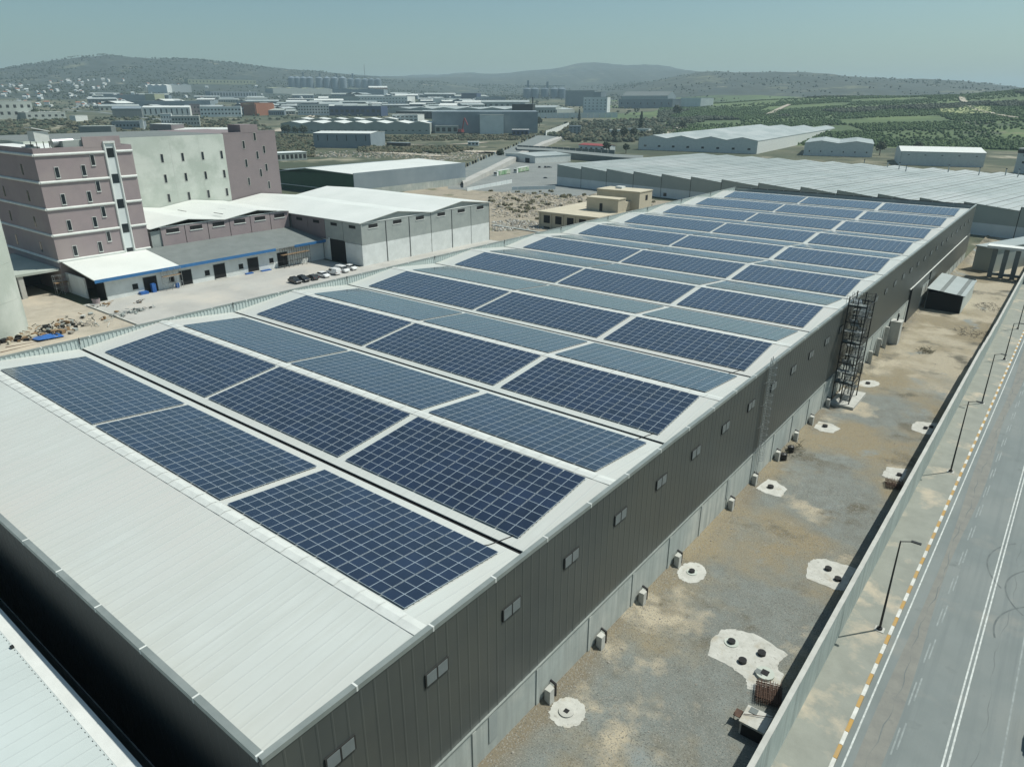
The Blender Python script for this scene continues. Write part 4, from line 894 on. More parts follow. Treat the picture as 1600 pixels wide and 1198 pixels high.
for (u, zu, w, zw) in ((-Wg-.8, zt-2.2, -hx, zt+.6), (-hx, zt+.6, -.45, zt-.3)):
    b.add([(u, -.5, zu), (w, -.5, zw), (w, Lg-.3, zw), (u, Lg-.3, zu), (u, -.5, zu-.3), (w, -.5, zw-.3), (w, Lg-.3, zw-.3), (u, Lg-.3, zu-.3)], [(0, 1, 2, 3), (7, 6, 5, 4), (0, 4, 5, 1), (1, 5, 6, 2), (2, 6, 7, 3), (3, 7, 4, 0)], roofb)
b.obj('roof', t); b = MB(); b.add([(-Wg, 0, zt-1.4), (-.42, 0, zt-1.4), (-.42, 0, zt-.6), (-hx, 0, zt+.3), (-Wg, 0, zt-2.3)], [(0, 1, 2, 3, 4)], green); b.obj('gable_end', t)
piece('eave_trim', white, t, -Wg, -.4, -.55, -.45, 4.0, 4.4)
# ------------------------------------------------------------------ big sawtooth factory
def sawtooth():
    z0 = -4.2; A = at(870, 293, z0); B = at(1030, 313, z0); v = Vector((B[0]-A[0], B[1]-A[1])).normalized(); rz = math.atan2(v.y, v.x)
    t = thing('sawtooth_factory', 'huge factory of side by side sloping grey roof bays behind the solar warehouse', 'factory', (A[0], A[1], z0), rz)
    ht = CAMZ+math.hypot(A[0], A[1])*tanel(870, 257)-z0
    inv = Matrix.Rotation(-rz, 3, 'Z')
    cuts = [870, 907.5, 947, 989, 1033, 1079, 1127, 1185, 1252, 1310, 1375, 1442, 1513, 1605, 1720]; xs = []
    n_ = Vector((-v.y, v.x)); 
    for c in cuts:
        d = ray(c, 290); a = Vector((d[0], d[1])); # intersection of the sight line with the wall line
        M = Matrix(((a.x, -v.x), (a.y, -v.y))); s = M.inverted() @ Vector((A[0], A[1])); xs.append(s[1])
    c2 = at(1015, 236, ht+z0); D = Vector((c2[0]-A[0], c2[1]-A[1])).dot(n_); D = max(150, D)
    for i in range(len(xs)-1):
        a, c = xs[i], xs[i+1]; dep = D
        hl, hr = ht, ht-1.5
        piece('wall', wallg, t, a+.1, c-.1, 0, .4, 6.5, hr); piece('lower_wall', wallp, t, a+.1, c-.1, -.02, .38, -2, 6.5)
        b = MB(); b.add([(a+.1, 0, hr), (c-.1, 0, hr), (a+.1, 0, hl)], [(0, 1, 2)], wallg); b.add([(c-.1, 0, hr-.1), (c-.1, dep, hr-.1), (c-.1, dep, hl+.1), (c-.1, 0, hl+.1)], [(0, 1, 2, 3)], wallg); b.obj('gable', t)
        piece('wall_joint', dark, t, c-.12, c+.12, -.06, .2, -2, hl-.2)
        b = MB(); b.add([(a, -.2, hl+.1), (c, -.2, hr+.1), (c, dep, hr+.1), (a, dep, hl+.1), (a, -.2, hl-.1), (c, -.2, hr-.1), (c, dep, hr-.1), (a, dep, hl-.1)], [(0, 1, 2, 3), (7, 6, 5, 4), (0, 4, 5, 1), (2, 6, 7, 3), (3, 7, 4, 0)], roofg); b.obj('roof_bay', t)
        for f in (.2, .4, .6, .8):
            xm = a+(c-a)*f; zz = hl+(hr-hl)*f+.1; b = MB(); b.box(xm-.18, xm+.18, 0, dep, zz, zz+.1, felt if f == .4 else wallg); b.obj('roof_seam', t)
        piece('bay_gutter', felt, t, c-.35, c-.02, 0, dep, hr+.1, hr+.16)
    for k in range(1, 7): 
        b = MB(); yy = D*k/7; 
        for i in range(len(xs)-1): b.add([(xs[i]+.4, yy, ht+.13-.02), (xs[i+1]-.5, yy, ht-1.5+.16), (xs[i+1]-.5, yy+.25, ht-1.5+.16), (xs[i]+.4, yy+.25, ht+.13-.02)], [(0, 1, 2, 3)], felt)
        b.obj('sheet_lap', t)
    piece('back_wall', wallg, t, xs[0], xs[-1], D-.4, D, -2, ht-2); piece('side_wall', wallg, t, xs[0]-.02, xs[0]+.08, .4, D-.4, -2, ht-.1)
    piece('window', glass, t, xs[4]+2, xs[4]+4, -.1, .0, 2.5, 4.2)
    for (px, py, h) in ((1386, 264, 4), (1404, 266, 4), (1415, 268, 3), (1481, 270, 4), (1529, 274, 4), (1570, 276, 4), (1590, 277, 4), (1350, 256, 2)):
        q = at(px, py, ht+z0-1); lx = Vector((q[0]-A[0], q[1]-A[1], 0)); lx = inv @ lx
        b = MB(); b.tube((0, 0, -1.5), (0, 0, h*.7), .28, galv, 8); b.tube((0, 0, h*.7), (0, 0, h*.7+.4), .42, dark, 8); b.obj('roof_vent', t, (lx.x, lx.y, ht))
    return A, v
sawtooth()
# things right of / between
px_building('low_shed', 'low shed with a pale ribbed roof beyond the far end of the warehouse', 'shed', 1517, 424, 1549, 430, 384, 60, wallg, roofg, 'flat', z=-2.4)
t = thing('column_row', 'row of tall dark columns carrying a white roof beam at the far yard end', 'colonnade', (at(1540, 437, -2.4)[0], at(1540, 437, -2.4)[1], -2.4), -.02)
for k in range(11): piece('column', felt, t, k*2.75, k*2.75+1.15, 0, 1.4, -.5, 9.2)
piece('roof_beam', white, t, -1.5, 30, -.8, 3.2, 9.2, 9.9); piece('cross_beam', felt, t, 0, 29, .2, 1.0, 1.5, 2.2)
px_building('white_block', 'white block with a dark top band at the right edge beyond the factory', 'building', 1583, 270, 1640, 275, 232, 25, white, white, 'flat', wins=(2, 2, .3, .3, .3, .9))
piece('top_band', dark, bpy.data.objects['white_block'], -.3, 60, -.2, 0.0, 15, 17.5)
# ------------------------------------------------------------------ cream building
def cream_house():
    zb = -2.6; t = thing('cream_house', 'unfinished cream concrete house with two roof boxes beyond the roof edge', 'house', (-169.6, 233, zb))
    def pc(n, m, x0, x1, y0, y1, z0, z1): piece(n, m, t, x0+169.6, x1+169.6, y0-233, y1-233, z0-zb, z1-zb)
    pc('wall', cream, -169.6, -141.8, 233, 268, -4, 4.4); pc('roof', cream, -169.9, -141.5, 232.6, 268.3, 4.4, 5.0)
    for k in range(5): pc('window', black, -167.2+5.6*k, -164.2+5.6*k, 232.9, 233.1, .6, 3.6); pc('window', black, -167.2+5.6*k, -164.2+5.6*k, 232.9, 233.1, -3.4, -.9); pc('pillar', cream, -169.5+5.6*k, -168.9+5.6*k, 232.7, 233.0, -4, 4.4)
    pc('stair_house', cream, -156.3, -141.8, 247.2, 253, 5.0, 9.9); pc('stair_house_roof', cream, -156.5, -141.6, 247.0, 253, 9.9, 10.2); pc('door', black, -150.2, -148.9, 247.1, 247.25, 5.1, 8.1)
    pc('upper_block', cream, -158, -138.2, 257.5, 268, 5.0, 12.0); pc('upper_block_roof', cream, -158.2, -138.0, 257.2, 268.2, 12.0, 12.35); pc('window', black, -138.25, -138.15, 262.5, 264.3, 8.6, 10.6); pc('rooftop_box', white, -152, -149, 262, 265, 12.35, 13.2)
    pc('passage', cream, -152, -141.8, 253, 257.5, 5.0, 8.5)
cream_house()
# ------------------------------------------------------------------ far buildings
mk = px_building
mk('long_warehouse', 'long grey fronted warehouse with a shallow wavy roof at right of the road', 'warehouse', 997, 234, 1182, 241, 215, 430, white, roofg, 'gable', 3.0, 4, wins=(8, 1, .18, .3, .1, .6))
for k, (a, c, m) in enumerate(((0, .24, wallb), (.72, 1.0, wallb))):
    o = bpy.data.objects['long_warehouse']; Lw = o.children[0].scale.x; piece('front_panel', m, o, Lw*a, Lw*c, -.25, -.13, 1, o.children[0].dimensions.z-6 if False else 15)
mk('white_warehouse', 'white warehouse with wavy roof and dark open side between the long and boxy ones', 'warehouse', 1255, 243, 1362, 246, 223, 90, white, roofg, 'gable', 2.2, 2, wins=(6, 1, .1, .2, .1, .6))
mk('boxy_warehouse', 'boxy white warehouse with a grey roller door behind the sawtooth roofs', 'warehouse', 1404, 258, 1536, 262, 236, 62, white, white, 'ridge', 2.5, wins=(5, 1, .12, .15, .6, .9))
o = bpy.data.objects['boxy_warehouse']; Lw = o.children[0].scale.x; piece('roller_door', greyw, o, Lw*.52, Lw*.66, -.3, -.13, 1, 11)
mk('red_roof_house', 'small white building with a red roof left of the long warehouse', 'building', 904, 236, 944, 239, 226, 16, wallp, redr, 'ridge', 1.5, wins=(5, 1, .4, .4))
mk('white_depot', 'small white depot with two dark doors beside the lorry yard', 'depot', 790, 253, 836, 258, 240, 40, white, roofg, 'gable', 1.2, 1, wins=(2, 1, .28, .8, .0, .8), win_m=black, z=-5)
mk('grey_tower_house', 'narrow blue grey tower house right of the car lot', 'building', 889, 211, 907, 211, 197, 14, wallb, wallb, 'flat', wins=(3, 3, .4, .4))
mk('blue_grey_hangar', 'blue grey hangar with five slit vents standing alone on the scrubland', 'hangar', 491, 231, 580, 232, 208, 48, wallb, roofb, 'ridge', 1.5, wins=(6, 1, .08, .7, .4, .95), win_m=dark)
mk('wavy_hall', 'nearer long beige hall with a scalloped white roof', 'hall', 440, 208, 672, 210, 193, 70, wallg, roofb, 'gable', 3, 7, wins=(22, 1, .3, .25, .2, .5))
mk('wavy_hall', 'farther hall with a scalloped white roof behind the nearer one', 'hall', 457, 193, 620, 194, 187, 60, wallg, roofb, 'gable', 2.5, 6)
mk('white_office', 'low white office block with dark windows in front of the big grey plant', 'office', 613, 191, 653, 192, 179, 30, white, white, 'flat', wins=(6, 2, .6, .4))
mk('big_grey_plant', 'largest grey factory with dark glazed bays right of the scalloped halls', 'factory', 676, 208, 840, 208, 175, 120, wallb, wallb, 'flat')
o = bpy.data.objects['big_grey_plant']; Lw = o.children[0].scale.x; hz_ = o.children[0].scale.z-4
for f0, f1, z0_, z1_ in ((0, .04, 1, .95), (.36, .43, .35, .95), (.36, .43, 0, .3), (.68, .84, 0, .55), (.0, .30, 0, .22)): piece('dark_bay', dark, o, Lw*f0, Lw*f1, -.4, -.1, hz_*(0 if z0_ == 1 else z0_), hz_*z1_)
mk('roof_range', 'long range of pale low pitched roofs behind the big grey plant', 'hall', 606, 177, 870, 181, 170, 110, wallg, roofg, 'gable', 4, 7)
mk('plant_wing', 'left wing of the big grey plant with dark glazing under a thin flat roof', 'factory', 619, 184, 678, 186, 174, 60, dark, roofg, 'flat', wins=(9, 1, .5, .7))
mk('site_frontage', 'low pale frontage before the big grey plant beside an excavator', 'building', 680, 209, 716, 209, 197, 20, wallg, roofg, 'flat', wins=(4, 1, .6, .7), win_m=dark)
mk('grey_box_hall', 'pale grey box hall attached right of the big grey plant', 'hall', 750, 209.5, 787, 209.5, 180, 40, wallp, wallg, 'flat')
mk('office_block', 'white and navy office block with two rows of square windows', 'office', 466, 180, 515, 181, 163, 30, white, navy, 'flat', wins=(11, 3, .5, .45))
mk('navy_hall', 'long navy hall with a pale skylight roof right of the office block', 'hall', 515, 181, 596, 182, 166, 45, navy, wallb, 'flat', wins=(10, 1, .6, .4))
mk('grey_shed', 'grey shed left of the white notched hall', 'shed', 514, 161, 561, 162, 151, 50, wallg, roofg, 'flat')
mk('notched_hall', 'white hall with rows of dark notched windows below the grain silos', 'hall', 560, 162, 637, 163, 151, 50, white, white, 'flat', wins=(16, 2, .35, .3))
mk('kiosk_house', 'orange and white building with a pointed pale roof below the mast', 'building', 577, 148, 606, 148, 137, 30, brick, roofb, 'ridge', 6, wins=(4, 1, .4, .4))
mk('olive_row', 'row of low sheds with olive roofs under the grain silos', 'shed', 427, 146, 520, 148, 138, 60, wallg, olive, 'gable', 4, 4)
mk('olive_row', 'low olive roofed shed right of the first olive row', 'shed', 520, 150, 600, 151, 140, 60, wallb, olive, 'gable', 4, 2)
mk('brick_hall', 'terracotta coloured hall right of the white windowed block', 'hall', 378, 180, 400, 181, 161, 50, brick, brick, 'flat', wins=(5, 1, .4, .4))
mk('brick_hall', 'smaller terracotta gabled hall at the edge of the access road', 'hall', 402, 181, 430, 179, 163, 30, brick, olive, 'gable', 2, 1)
mk('brown_block', 'narrow dark brown block left of the white windowed block', 'building', 298, 180, 314, 180, 163, 30, lilacd, lilacd, 'flat', wins=(3, 2, .4, .4))
mk('windowed_block', 'white building with a row of dark windows between brown and terracotta blocks', 'building', 314, 183, 378, 183, 167, 30, wallp, wallp, 'flat', wins=(12, 2, .5, .4))
mk('showroom', 'long white showroom with vertical slots and thin white roof', 'showroom', 224, 181, 298, 181, 168, 50, white, roofb, 'ridge', 3, wins=(9, 1, .25, .8))
mk('showroom_roof_hall', 'hall with a very thin wide white roof behind the slotted showroom', 'hall', 187, 169, 330, 171, 158, 60, wallb, white, 'flat')
mk('barrel_hall', 'dark grey round fronted hall left of the slotted showroom', 'hall', 177, 184, 223, 184, 170, 40, felt, wallb, 'ridge', 4)
mk('pale_warehouse', 'pale grey warehouse with a thin white roof line above the showroom', 'warehouse', 163, 158, 228, 159, 148, 50, wallb, white, 'flat')
mk('green_end_block', 'pale green block at the right end of the pale grey warehouse', 'building', 228, 159, 243, 160, 147, 40, olive, wallp, 'flat')
mk('blue_low_block', 'low light blue building with small windows behind the lilac tower', 'building', 176, 202, 220, 203, 190, 20, wallb, wallb, 'flat', wins=(8, 1, .4, .3))
mk('white_pylon', 'thin white twin pylon sign beside the low light blue building', 'sign', 221, 204, 226, 204, 187, 3, white, white, 'flat')
mk('grey_flats', 'small grey white block of flats with two window rows', 'building', 253, 196, 270, 196, 178, 18, wallp, white, 'flat', wins=(4, 2, .35, .4))
mk('grey_flats', 'wider grey block of flats right of the small grey white one', 'building', 270, 198, 313, 198, 182, 18, wallg, white, 'flat', wins=(9, 2, .5, .4))
mk('sign_building', 'dark brown and white box building peeping over the concrete block', 'building', 237, 214, 270, 214, 194, 20, lilacd, white, 'flat', wins=(2, 1, .4, .2))
mk('low_store', 'long low white roofed store behind the concrete block', 'store', 274, 214, 372, 214, 203, 40, wallg, roofb, 'ridge', 2)
mk('low_store', 'low grey store with shadowed side behind the lilac tower', 'store', 126, 214, 176, 214, 198, 30, felt, wallg, 'flat')
mk('workshop', 'grey workshop with dark doorways at the left edge', 'workshop', -12, 187, 55, 186, 158, 40, wallg, wallp, 'flat', wins=(6, 2, .4, .45), win_m=dark)
mk('workshop', 'low white workshop right of the larger one at the left edge', 'workshop', 42, 187, 104, 186, 176, 30, wallg, roofb, 'flat', wins=(6, 1, .4, .4), win_m=dark)
mk('site_hut', 'tiny white hut among the yard clutter at left', 'hut', 119, 190, 138, 189, 181, 12, white, white, 'flat')
mk('ruined_frame', 'low concrete frame with dark openings left of the green hangar', 'ruin', 433, 252, 480, 250, 240, 16, wallg, wallp, 'flat', wins=(7, 1, .6, .7), win_m=dark)
mk('white_cluster_hall', 'white hall cluster building high at left of the grain silos', 'hall', 232, 146, 262, 146, 134, 40, wallp, roofb, 'gable', 4, 3)
mk('white_cluster_hall', 'second white hall beside the purple fronted shed', 'hall', 262, 145, 300, 145, 133, 40, white, roofb, 'gable', 5, 2)
mk('slotted_store', 'blue and white slotted store left of the silos', 'store', 330, 153, 402, 153, 143, 50, wallb, white, 'flat', wins=(16, 1, .5, .7))
mk('pale_green_shed', 'very long pale green shed on the foot of the left hill', 'shed', 294, 131, 400, 132, 124, 60, olive, wallp, 'flat', wins=(20, 1, .3, .5))
mk('dull_hall', 'grey hall row below the pale green shed', 'hall', 268, 168, 330, 168, 160, 30, wallb, roofg, 'flat')
mk('flat_store', 'flat long pale store in the middle distance', 'store', 640, 152, 712, 152, 146, 60, wallb, roofb, 'flat')
mk('twin_white_hall', 'left of two small white halls in the middle distance', 'hall', 679, 163, 696, 163, 154, 30, white, white, 'flat')
mk('twin_white_hall', 'right of two small white halls in the middle distance', 'hall', 702, 163, 718, 163, 154, 30, white, white, 'flat')
mk('dark_works', 'dark glazed works right of the twin white halls', 'works', 721, 161, 745, 161, 146, 30, navy, wallb, 'flat', wins=(1, 4, .9, .4))
mk('blue_works', 'pale blue works right of the dark glazed works', 'works', 745, 162, 790, 162, 152, 50, wallb, wallb, 'flat', wins=(12, 1, .4, .4))
mk('roof_hall', 'wide hall with a pale flat roof behind the chimneys', 'hall', 832, 181, 868, 181, 168, 60, wallg, roofg, 'ridge', 4, wins=(8, 1, .4, .3))
mk('mill_block', 'blue grey mill block right of the second silo group', 'mill', 883, 166, 928, 166, 142, 40, wallb, dark, 'flat')
mk('mill_tower', 'pale mill tower with small windows before the mill block', 'mill', 911, 177, 948, 177, 152, 25, wallp, wallg, 'flat', wins=(6, 4, .3, .3))
mk('mill_tower', 'taller slim mill tower behind the pale windowed one', 'mill', 927, 170, 938, 170, 144, 20, wallb, wallb, 'flat')
mk('grain_hall', 'large dark roofed grain hall below the middle hill', 'hall', 971, 158, 1043, 158, 150, 60, wallb, felt, 'ridge', 14)
mk('long_pale_hall', 'long pale hall in front of the dark roofed grain hall', 'hall', 966, 169, 1050, 169, 155, 30, wallb, wallp, 'flat', wins=(8, 1, .15, .3))
mk('white_cube', 'bright white cube hall right of the grain halls', 'hall', 1063, 168, 1094, 168, 153, 40, wallp, white, 'flat')
mk('low_white_row', 'row of low white huts in the scrub left of the long warehouse', 'hut', 952, 209, 972, 209, 203, 10, white, white, 'flat')
mk('low_white_row', 'longer low white hut right of the short one in the scrub', 'hut', 978, 208, 1013, 209, 201, 10, white, roofg, 'flat', wins=(8, 1, .4, .4))
mk('sheds_below_chimney', 'blue grey sheds at the foot of the two chimneys', 'shed', 800, 213, 826, 213, 203, 15, navy, white, 'flat', wins=(4, 1, .5, .5))
mk('dark_hall', 'dark hall with a big opening left of the chimneys', 'hall', 800, 198, 832, 198, 163, 40, dark, wallb, 'flat', wins=(2, 1, .5, .5))
mk('site_shelter', 'tiny white shelter by the ramp road', 'shelter', 731, 228, 748, 228, 222, 8, wallp, wallp, 'flat', wins=(3, 1, .6, .6))
mk('scrap_row', 'row of dark containers on the scrubland before the ramp', 'container', 604, 228, 636, 229, 223, 8, dark, wallb, 'flat')
def chimney(px, yb, yt, r, m, lab, name='chimney', boxy=False):
    A = tp(px, yb); h = CAMZ+math.hypot(A[0], A[1])*tanel(px, yt)-A[2]; b = MB()
    if boxy: b.box(-r, r, -r, r, -2, h, m); b.box(-r*1.05, r*1.05, -r*1.05, r*1.05, h*.94, h*.96, felt)
    else: b.tube((0, 0, -2), (0, 0, h), r, m, 10, r*.8)
    return tag(b.obj(name, loc=(A[0], A[1], A[2])), lab, name.replace('_', ' '))
chimney(819.5, 196, 161, 5.5, wallg, 'square grey concrete stack left of the thin chimney', 'stack', True)
chimney(832, 196, 152, 1.5, dark, 'tall thin dark chimney beside the square stack')
chimney(571, 133, 101, 1.1, dark, 'thin radio mast above the kiosk house', 'mast')
# grain silos
def silos(xs, yb, yt, rpx, cat_y, towers, lab, m):
    A0 = tp(xs[0], yb); dist = math.hypot(A0[0], A0[1]); 
    for k, x in enumerate(xs):
        d = ray(x, yb); s = dist/math.hypot(d[0], d[1]); P_ = C0+d*s; zb = T(P_[0], P_[1]); h = CAMZ+dist*tanel(x, yt)-zb; r = rpx/FPX*dist*.93
        t = thing('grain_silo', f'ribbed steel grain silo, {ordn[k]} from the left in {lab}', 'silo', (P_[0], P_[1], zb), 0, 'grain silos in '+lab)
        b = MB(); b.tube((0, 0, -2), (0, 0, h*.86), r, m, 20); o = b.obj('drum', t); b = MB(); b.tube((0, 0, h*.86), (0, 0, h), r*1.02, m, 20, r*.15); b.obj('cone_roof', t)
        b = MB()
        for q in (.25, .5, .75): b.tube((0, 0, h*.86*q), (0, 0, h*.86*q+.8), r*1.015, wallb, 20)
        b.obj('ring', t)
    A = C0+ray(xs[0]-4, yb)*(dist/math.hypot(*ray(xs[0]-4, yb)[:2])); B = C0+ray(xs[-1]+4, yb)*(dist/math.hypot(*ray(xs[-1]+4, yb)[:2])); z1 = CAMZ+dist*tanel(xs[0], cat_y)
    t = thing('silo_gantry', 'conveyor gantry with elevator heads above '+lab, 'gantry', (A[0], A[1], T(A[0], A[1])), math.atan2(B[1]-A[1], B[0]-A[0])); Lw = math.hypot(B[0]-A[0], B[1]-A[1]); hz = z1-t.location.z
    piece('gantry_deck', silom, t, 0, Lw, -2, 2, hz, hz+2)
    for x, yt2 in towers:
        f = (x-xs[0]+4)/(xs[-1]-xs[0]+8)*Lw; h2 = CAMZ+dist*tanel(x, yt2)-t.location.z; piece('elevator_tower', silom, t, f-4, f+4, -4, 4, hz-30, h2)
silom = mat('silo steel', (.20, .25, .285), (.17, .215, .25), .05, .5)
silos([457, 466, 475.5, 485, 500, 512, 524, 536.5], 137, 119.5, 5.6, 120.5, [(475, 113), (501, 115), (527, 115)], 'the left row', silom)
silos([549, 560, 571, 581, 591], 135, 122.5, 5.0, 120.5, [(552, 115)], 'the lower right row', silom)
silos([824, 836, 851, 866, 878], 154, 137, 6.5, 135, [(825, 126), (855, 128)], 'the middle group', silom)
# white boundary wall of the far plant, ramp road, retaining wall
def far_wall(p0, p1, h, m, name, lab, th=.6, lift=0, posts=0):
    A, B = tp(*p0), tp(*p1); L = math.hypot(B[0]-A[0], B[1]-A[1]); t = thing(name, lab, 'wall', (A[0], A[1], A[2]-1), math.atan2(B[1]-A[1], B[0]-A[0])); n = max(1, posts)
    for k in range(n): piece('wall_panel', m, t, L*k/n+.3, L*(k+1)/n-.3, 0, th, -6, h+1+(B[2]-A[2])*(k+.5)/n)
    return t
far_wall((835, 185), (965, 184), 10, wallp, 'plant_wall', 'long white panelled wall below the mill', posts=14)
far_wall((808, 238), (960, 247), 7, felt, 'retaining_wall', 'dark retaining wall under the crossing road', posts=16)
far_wall((440, 300), (800, 300-5), 2.5, wallg, 'lot_wall', 'low concrete wall between the rubble lot and the lorry yard', posts=20) if False else None
for (q0, q1, lab) in (((730, 302), (800, 288), 'pale wall panels at the left edge of the lorry yard'), ((800, 300), (868, 298), 'low grey wall between the lorry yard and the rubble')):
    A, B = at(*q0, -3.3), at(*q1, -3.3); L = math.hypot(B[0]-A[0], B[1]-A[1]); t = thing('yard_wall', lab, 'wall', (A[0], A[1], -3.6), math.atan2(B[1]-A[1], B[0]-A[0]))
    for k in range(8): piece('wall_panel', wallp, t, L*k/8+.1, L*(k+1)/8-.1, 0, .4, -1, 3.2)
# lorry yard asphalt
b = MB(); q = [at(x, y, -3.9) for x, y in ((700, 300), (1000, 318), (1010, 270), (880, 252), (800, 240), (740, 262), (700, 280))]; b.add([(p[0], p[1], max(gz(p[1]), -4)+.06) for p in q], [tuple(range(len(q)))], soil); o = structure(b, 'lorry_yard')
if o.data.polygons[0].normal.z < 0: o.data.flip_normals()
def road_ribbon(name, Lp, Rp, z, m, lift=0):
    L = [at(*p, zz) for p, zz in zip(Lp, z)]; R_ = [at(*p, zz) for p, zz in zip(Rp, z)]; n = len(L); b = MB()
    b.add([tuple(p) for p in L]+[tuple(p) for p in R_]+[(p[0], p[1], -6) for p in L]+[(p[0], p[1], -6) for p in R_], [(i, n+i, n+i+1, i+1) for i in range(n-1)]+[(2*n+i, i, i+1, 2*n+i+1) for i in range(n-1)]+[(n+i, 3*n+i, 3*n+i+1, n+i+1) for i in range(n-1)], m)
    return structure(b, name)
road_ribbon('ramp_road', [(722, 264), (760, 247), (800, 230), (835, 214), (862, 202), (890, 196)], [(722, 281), (762, 262), (806, 240), (846, 222), (880, 211), (905, 204)], [0, 0, 0, 0, -1, -2], asph)
road_ribbon('ramp_pavement', [(722, 281), (762, 262), (806, 240), (846, 222), (880, 211)], [(724, 287), (765, 267), (810, 244), (850, 225), (884, 213)], [.15, .15, .15, .1, -.9], slabc)
road_ribbon('cross_road', [(806, 229), (850, 231), (900, 236), (960, 241), (1005, 243)], [(808, 233), (850, 235), (900, 240), (960, 245.5), (1005, 248)], [1.5, 1.5, 1.5, 1, 0], asph)
road_ribbon('far_road', [(890, 196), (905, 199), (940, 192), (890, 186)], [(905, 204), (918, 203), (965, 196), (930, 188)], [-2.5, -3, -3, -3], soil)
far_wall((853, 213), (889, 198.5), 7, white, 'plant_wall', 'white panelled wall along the far end of the ramp road', posts=14)
bt = thing('road_barrier', 'dark and white barrier posts along the left edge of the ramp road', 'barrier', (*at(722, 264, 0)[:2], 0))
for k in range(34):
    f = k/33; x = 722+f*140; y = np.interp(x, [722, 760, 800, 835, 862], [264, 247, 230, 214, 202]); p = at(x, y, 0); piece('barrier_post', dark if k % 3 else white, bt, p[0]-bt.location.x-.8, p[0]-bt.location.x+.8, p[1]-bt.location.y-.2, p[1]-bt.location.y+.2, 0, 2.2)
vt = thing('ramp_side_wall', 'ribbed pale retaining wall under the right edge of the ramp road', 'wall', (*at(735, 275, -1)[:2], -4))
for k in range(26):
    f = k/25; x = 728+f*76; y = np.interp(x, [722, 762, 806], [281, 262, 240]); p = at(x, y, 0); piece('wall_rib', concl, vt, p[0]-vt.location.x, p[0]-vt.location.x+1.2, p[1]-vt.location.y-1.2, p[1]-vt.location.y-.2, -3, 3.6)
# lorries
def lorry(px, py, lab, trailers=2):
    p = at(px, py, -3.8); q = at(px+30, py-5.5, -3.8); rz = math.atan2(q[1]-p[1], q[0]-p[0]); t = thing('parked_lorry', lab, 'lorry', (p[0], p[1], -3.9), rz, 'lorries parked in the yard')
    b = MB(); b.prism([(0, -1.3), (2.3, -1.3), (2.3, 1.3), (0, 1.3)], .8, 3.7, white); b.obj('cab', t); piece('windscreen', glass, t, -.06, .02, -1.1, 1.1, 2.3, 3.3)
    x = 3
    for k in range(trailers):
        L = 8.2; piece('trailer_body', curtain, t, x, x+L, -1.28, 1.28, 1.2, 4.1); piece('trailer_roof', white, t, x, x+L, -1.3, 1.3, 4.1, 4.2); piece('chassis', dark, t, x-.3, x+L, -.9, .9, .9, 1.2); x += L+.5
    for xx in (1.2, 4.2, 9, 12.5, 18, 19.3)[:6]:
        for s in (-1.1, 1.1): b = MB(); b.tube((xx, s-.15, .5), (xx, s+.15, .5), .5, tyre, 12); b.obj('wheel', t)
lorry(774, 277, 'nearer left lorry with white cab and green cream trailers'); lorry(805, 272, 'right lorry with white cab and green cream trailers beside the depot')
for (px, py, k, lab) in ((772, 268, 'maroon', 'maroon car behind the left lorry cab'), (853, 281, 'black', 'black loader tractor parked alone in the lorry yard'), (735, 276, 'charcoal', 'charcoal car near the ramp wall'), (742, 273, 'silver', 'silver car near the ramp wall'), (751, 274, 'charcoal', 'charcoal car left of the lorries'), (843, 263, 'black', 'black car by the white depot, left of three'), (852, 263, 'black', 'black car by the white depot, middle of three'), (858, 263, 'charcoal', 'charcoal car by the white depot, right of three')):
    p = at(px, py, -3.9); place_car(k, p[0], p[1], random.uniform(0, 3), lab, 'vehicles in the lorry yard', z=-3.85)
for i, (px, py) in enumerate(((842, 217), (847, 216), (856, 218), (862, 217), (872, 219), (880, 221), (850, 222), (868, 215), (884, 218), (877, 215))):
    p = tp(px, py); k = ['white', 'charcoal', 'silver', 'black', 'white'][i % 5]; place_car(k, p[0], p[1], random.uniform(0, 3), 'tiny car on the far dirt car lot beyond the ramp road', 'cars on the far dirt lot', z=p[2]+.05)
t = thing('blue_pallets', 'long stack of blue and white pipes by the wall of the rubble lot', 'pipes', (*at(735, 297, -3.3)[:2], -3.4), .3)
for k in range(6): b = MB(); b.tube((k*.9, -12, .5+.3*(k % 2)), (k*.9, 12, .5+.3*(k % 2)), .45, bluet if k % 3 else white, 8); b.obj('pipe', t)
# bulldozer-like excavator
p = tp(720, 209); t = thing('excavator', 'small red excavator with raised arm before the big grey plant', 'excavator', (p[0], p[1], p[2]))
piece('body', redr, t, -4, 4, -3, 3, 2, 6); b = MB(); b.tube((3, 0, 5), (8, 0, 22), .9, redr, 6); b.tube((8, 0, 22), (14, 0, 12), .8, redr, 6); b.obj('arm', t); piece('track', dark, t, -5, 5, -4, 4, 0, 2)
# ------------------------------------------------------------------ rubble rocks, bushes
def scatter_px(n, poly, z, f):
    xs = [p[0] for p in poly]; ys = [p[1] for p in poly]; k = 0
    while k < n:
        x, y = random.uniform(min(xs), max(xs)), random.uniform(min(ys), max(ys)); c = False; j = len(poly)-1
        for i in range(len(poly)):
            if (poly[i][1] > y) != (poly[j][1] > y) and x < (poly[j][0]-poly[i][0])*(y-poly[i][1])/(poly[j][1]-poly[i][1])+poly[i][0]: c = not c
            j = i
        if c: f(at(x, y, z) if z is not None else tp(x, y)); k += 1
b = MB()
scatter_px(1500, [(764, 308), (790, 300), (900, 306), (1000, 315), (1030, 325), (850, 345), (770, 345)], -2.8, lambda p: b.blob((p[0], p[1], gz(p[1])+.1), random.uniform(.2, .7)*(2 if random.random() < .06 else 1), random.choice((rock, stone, moundm, dirt)), 0, .45, .6))
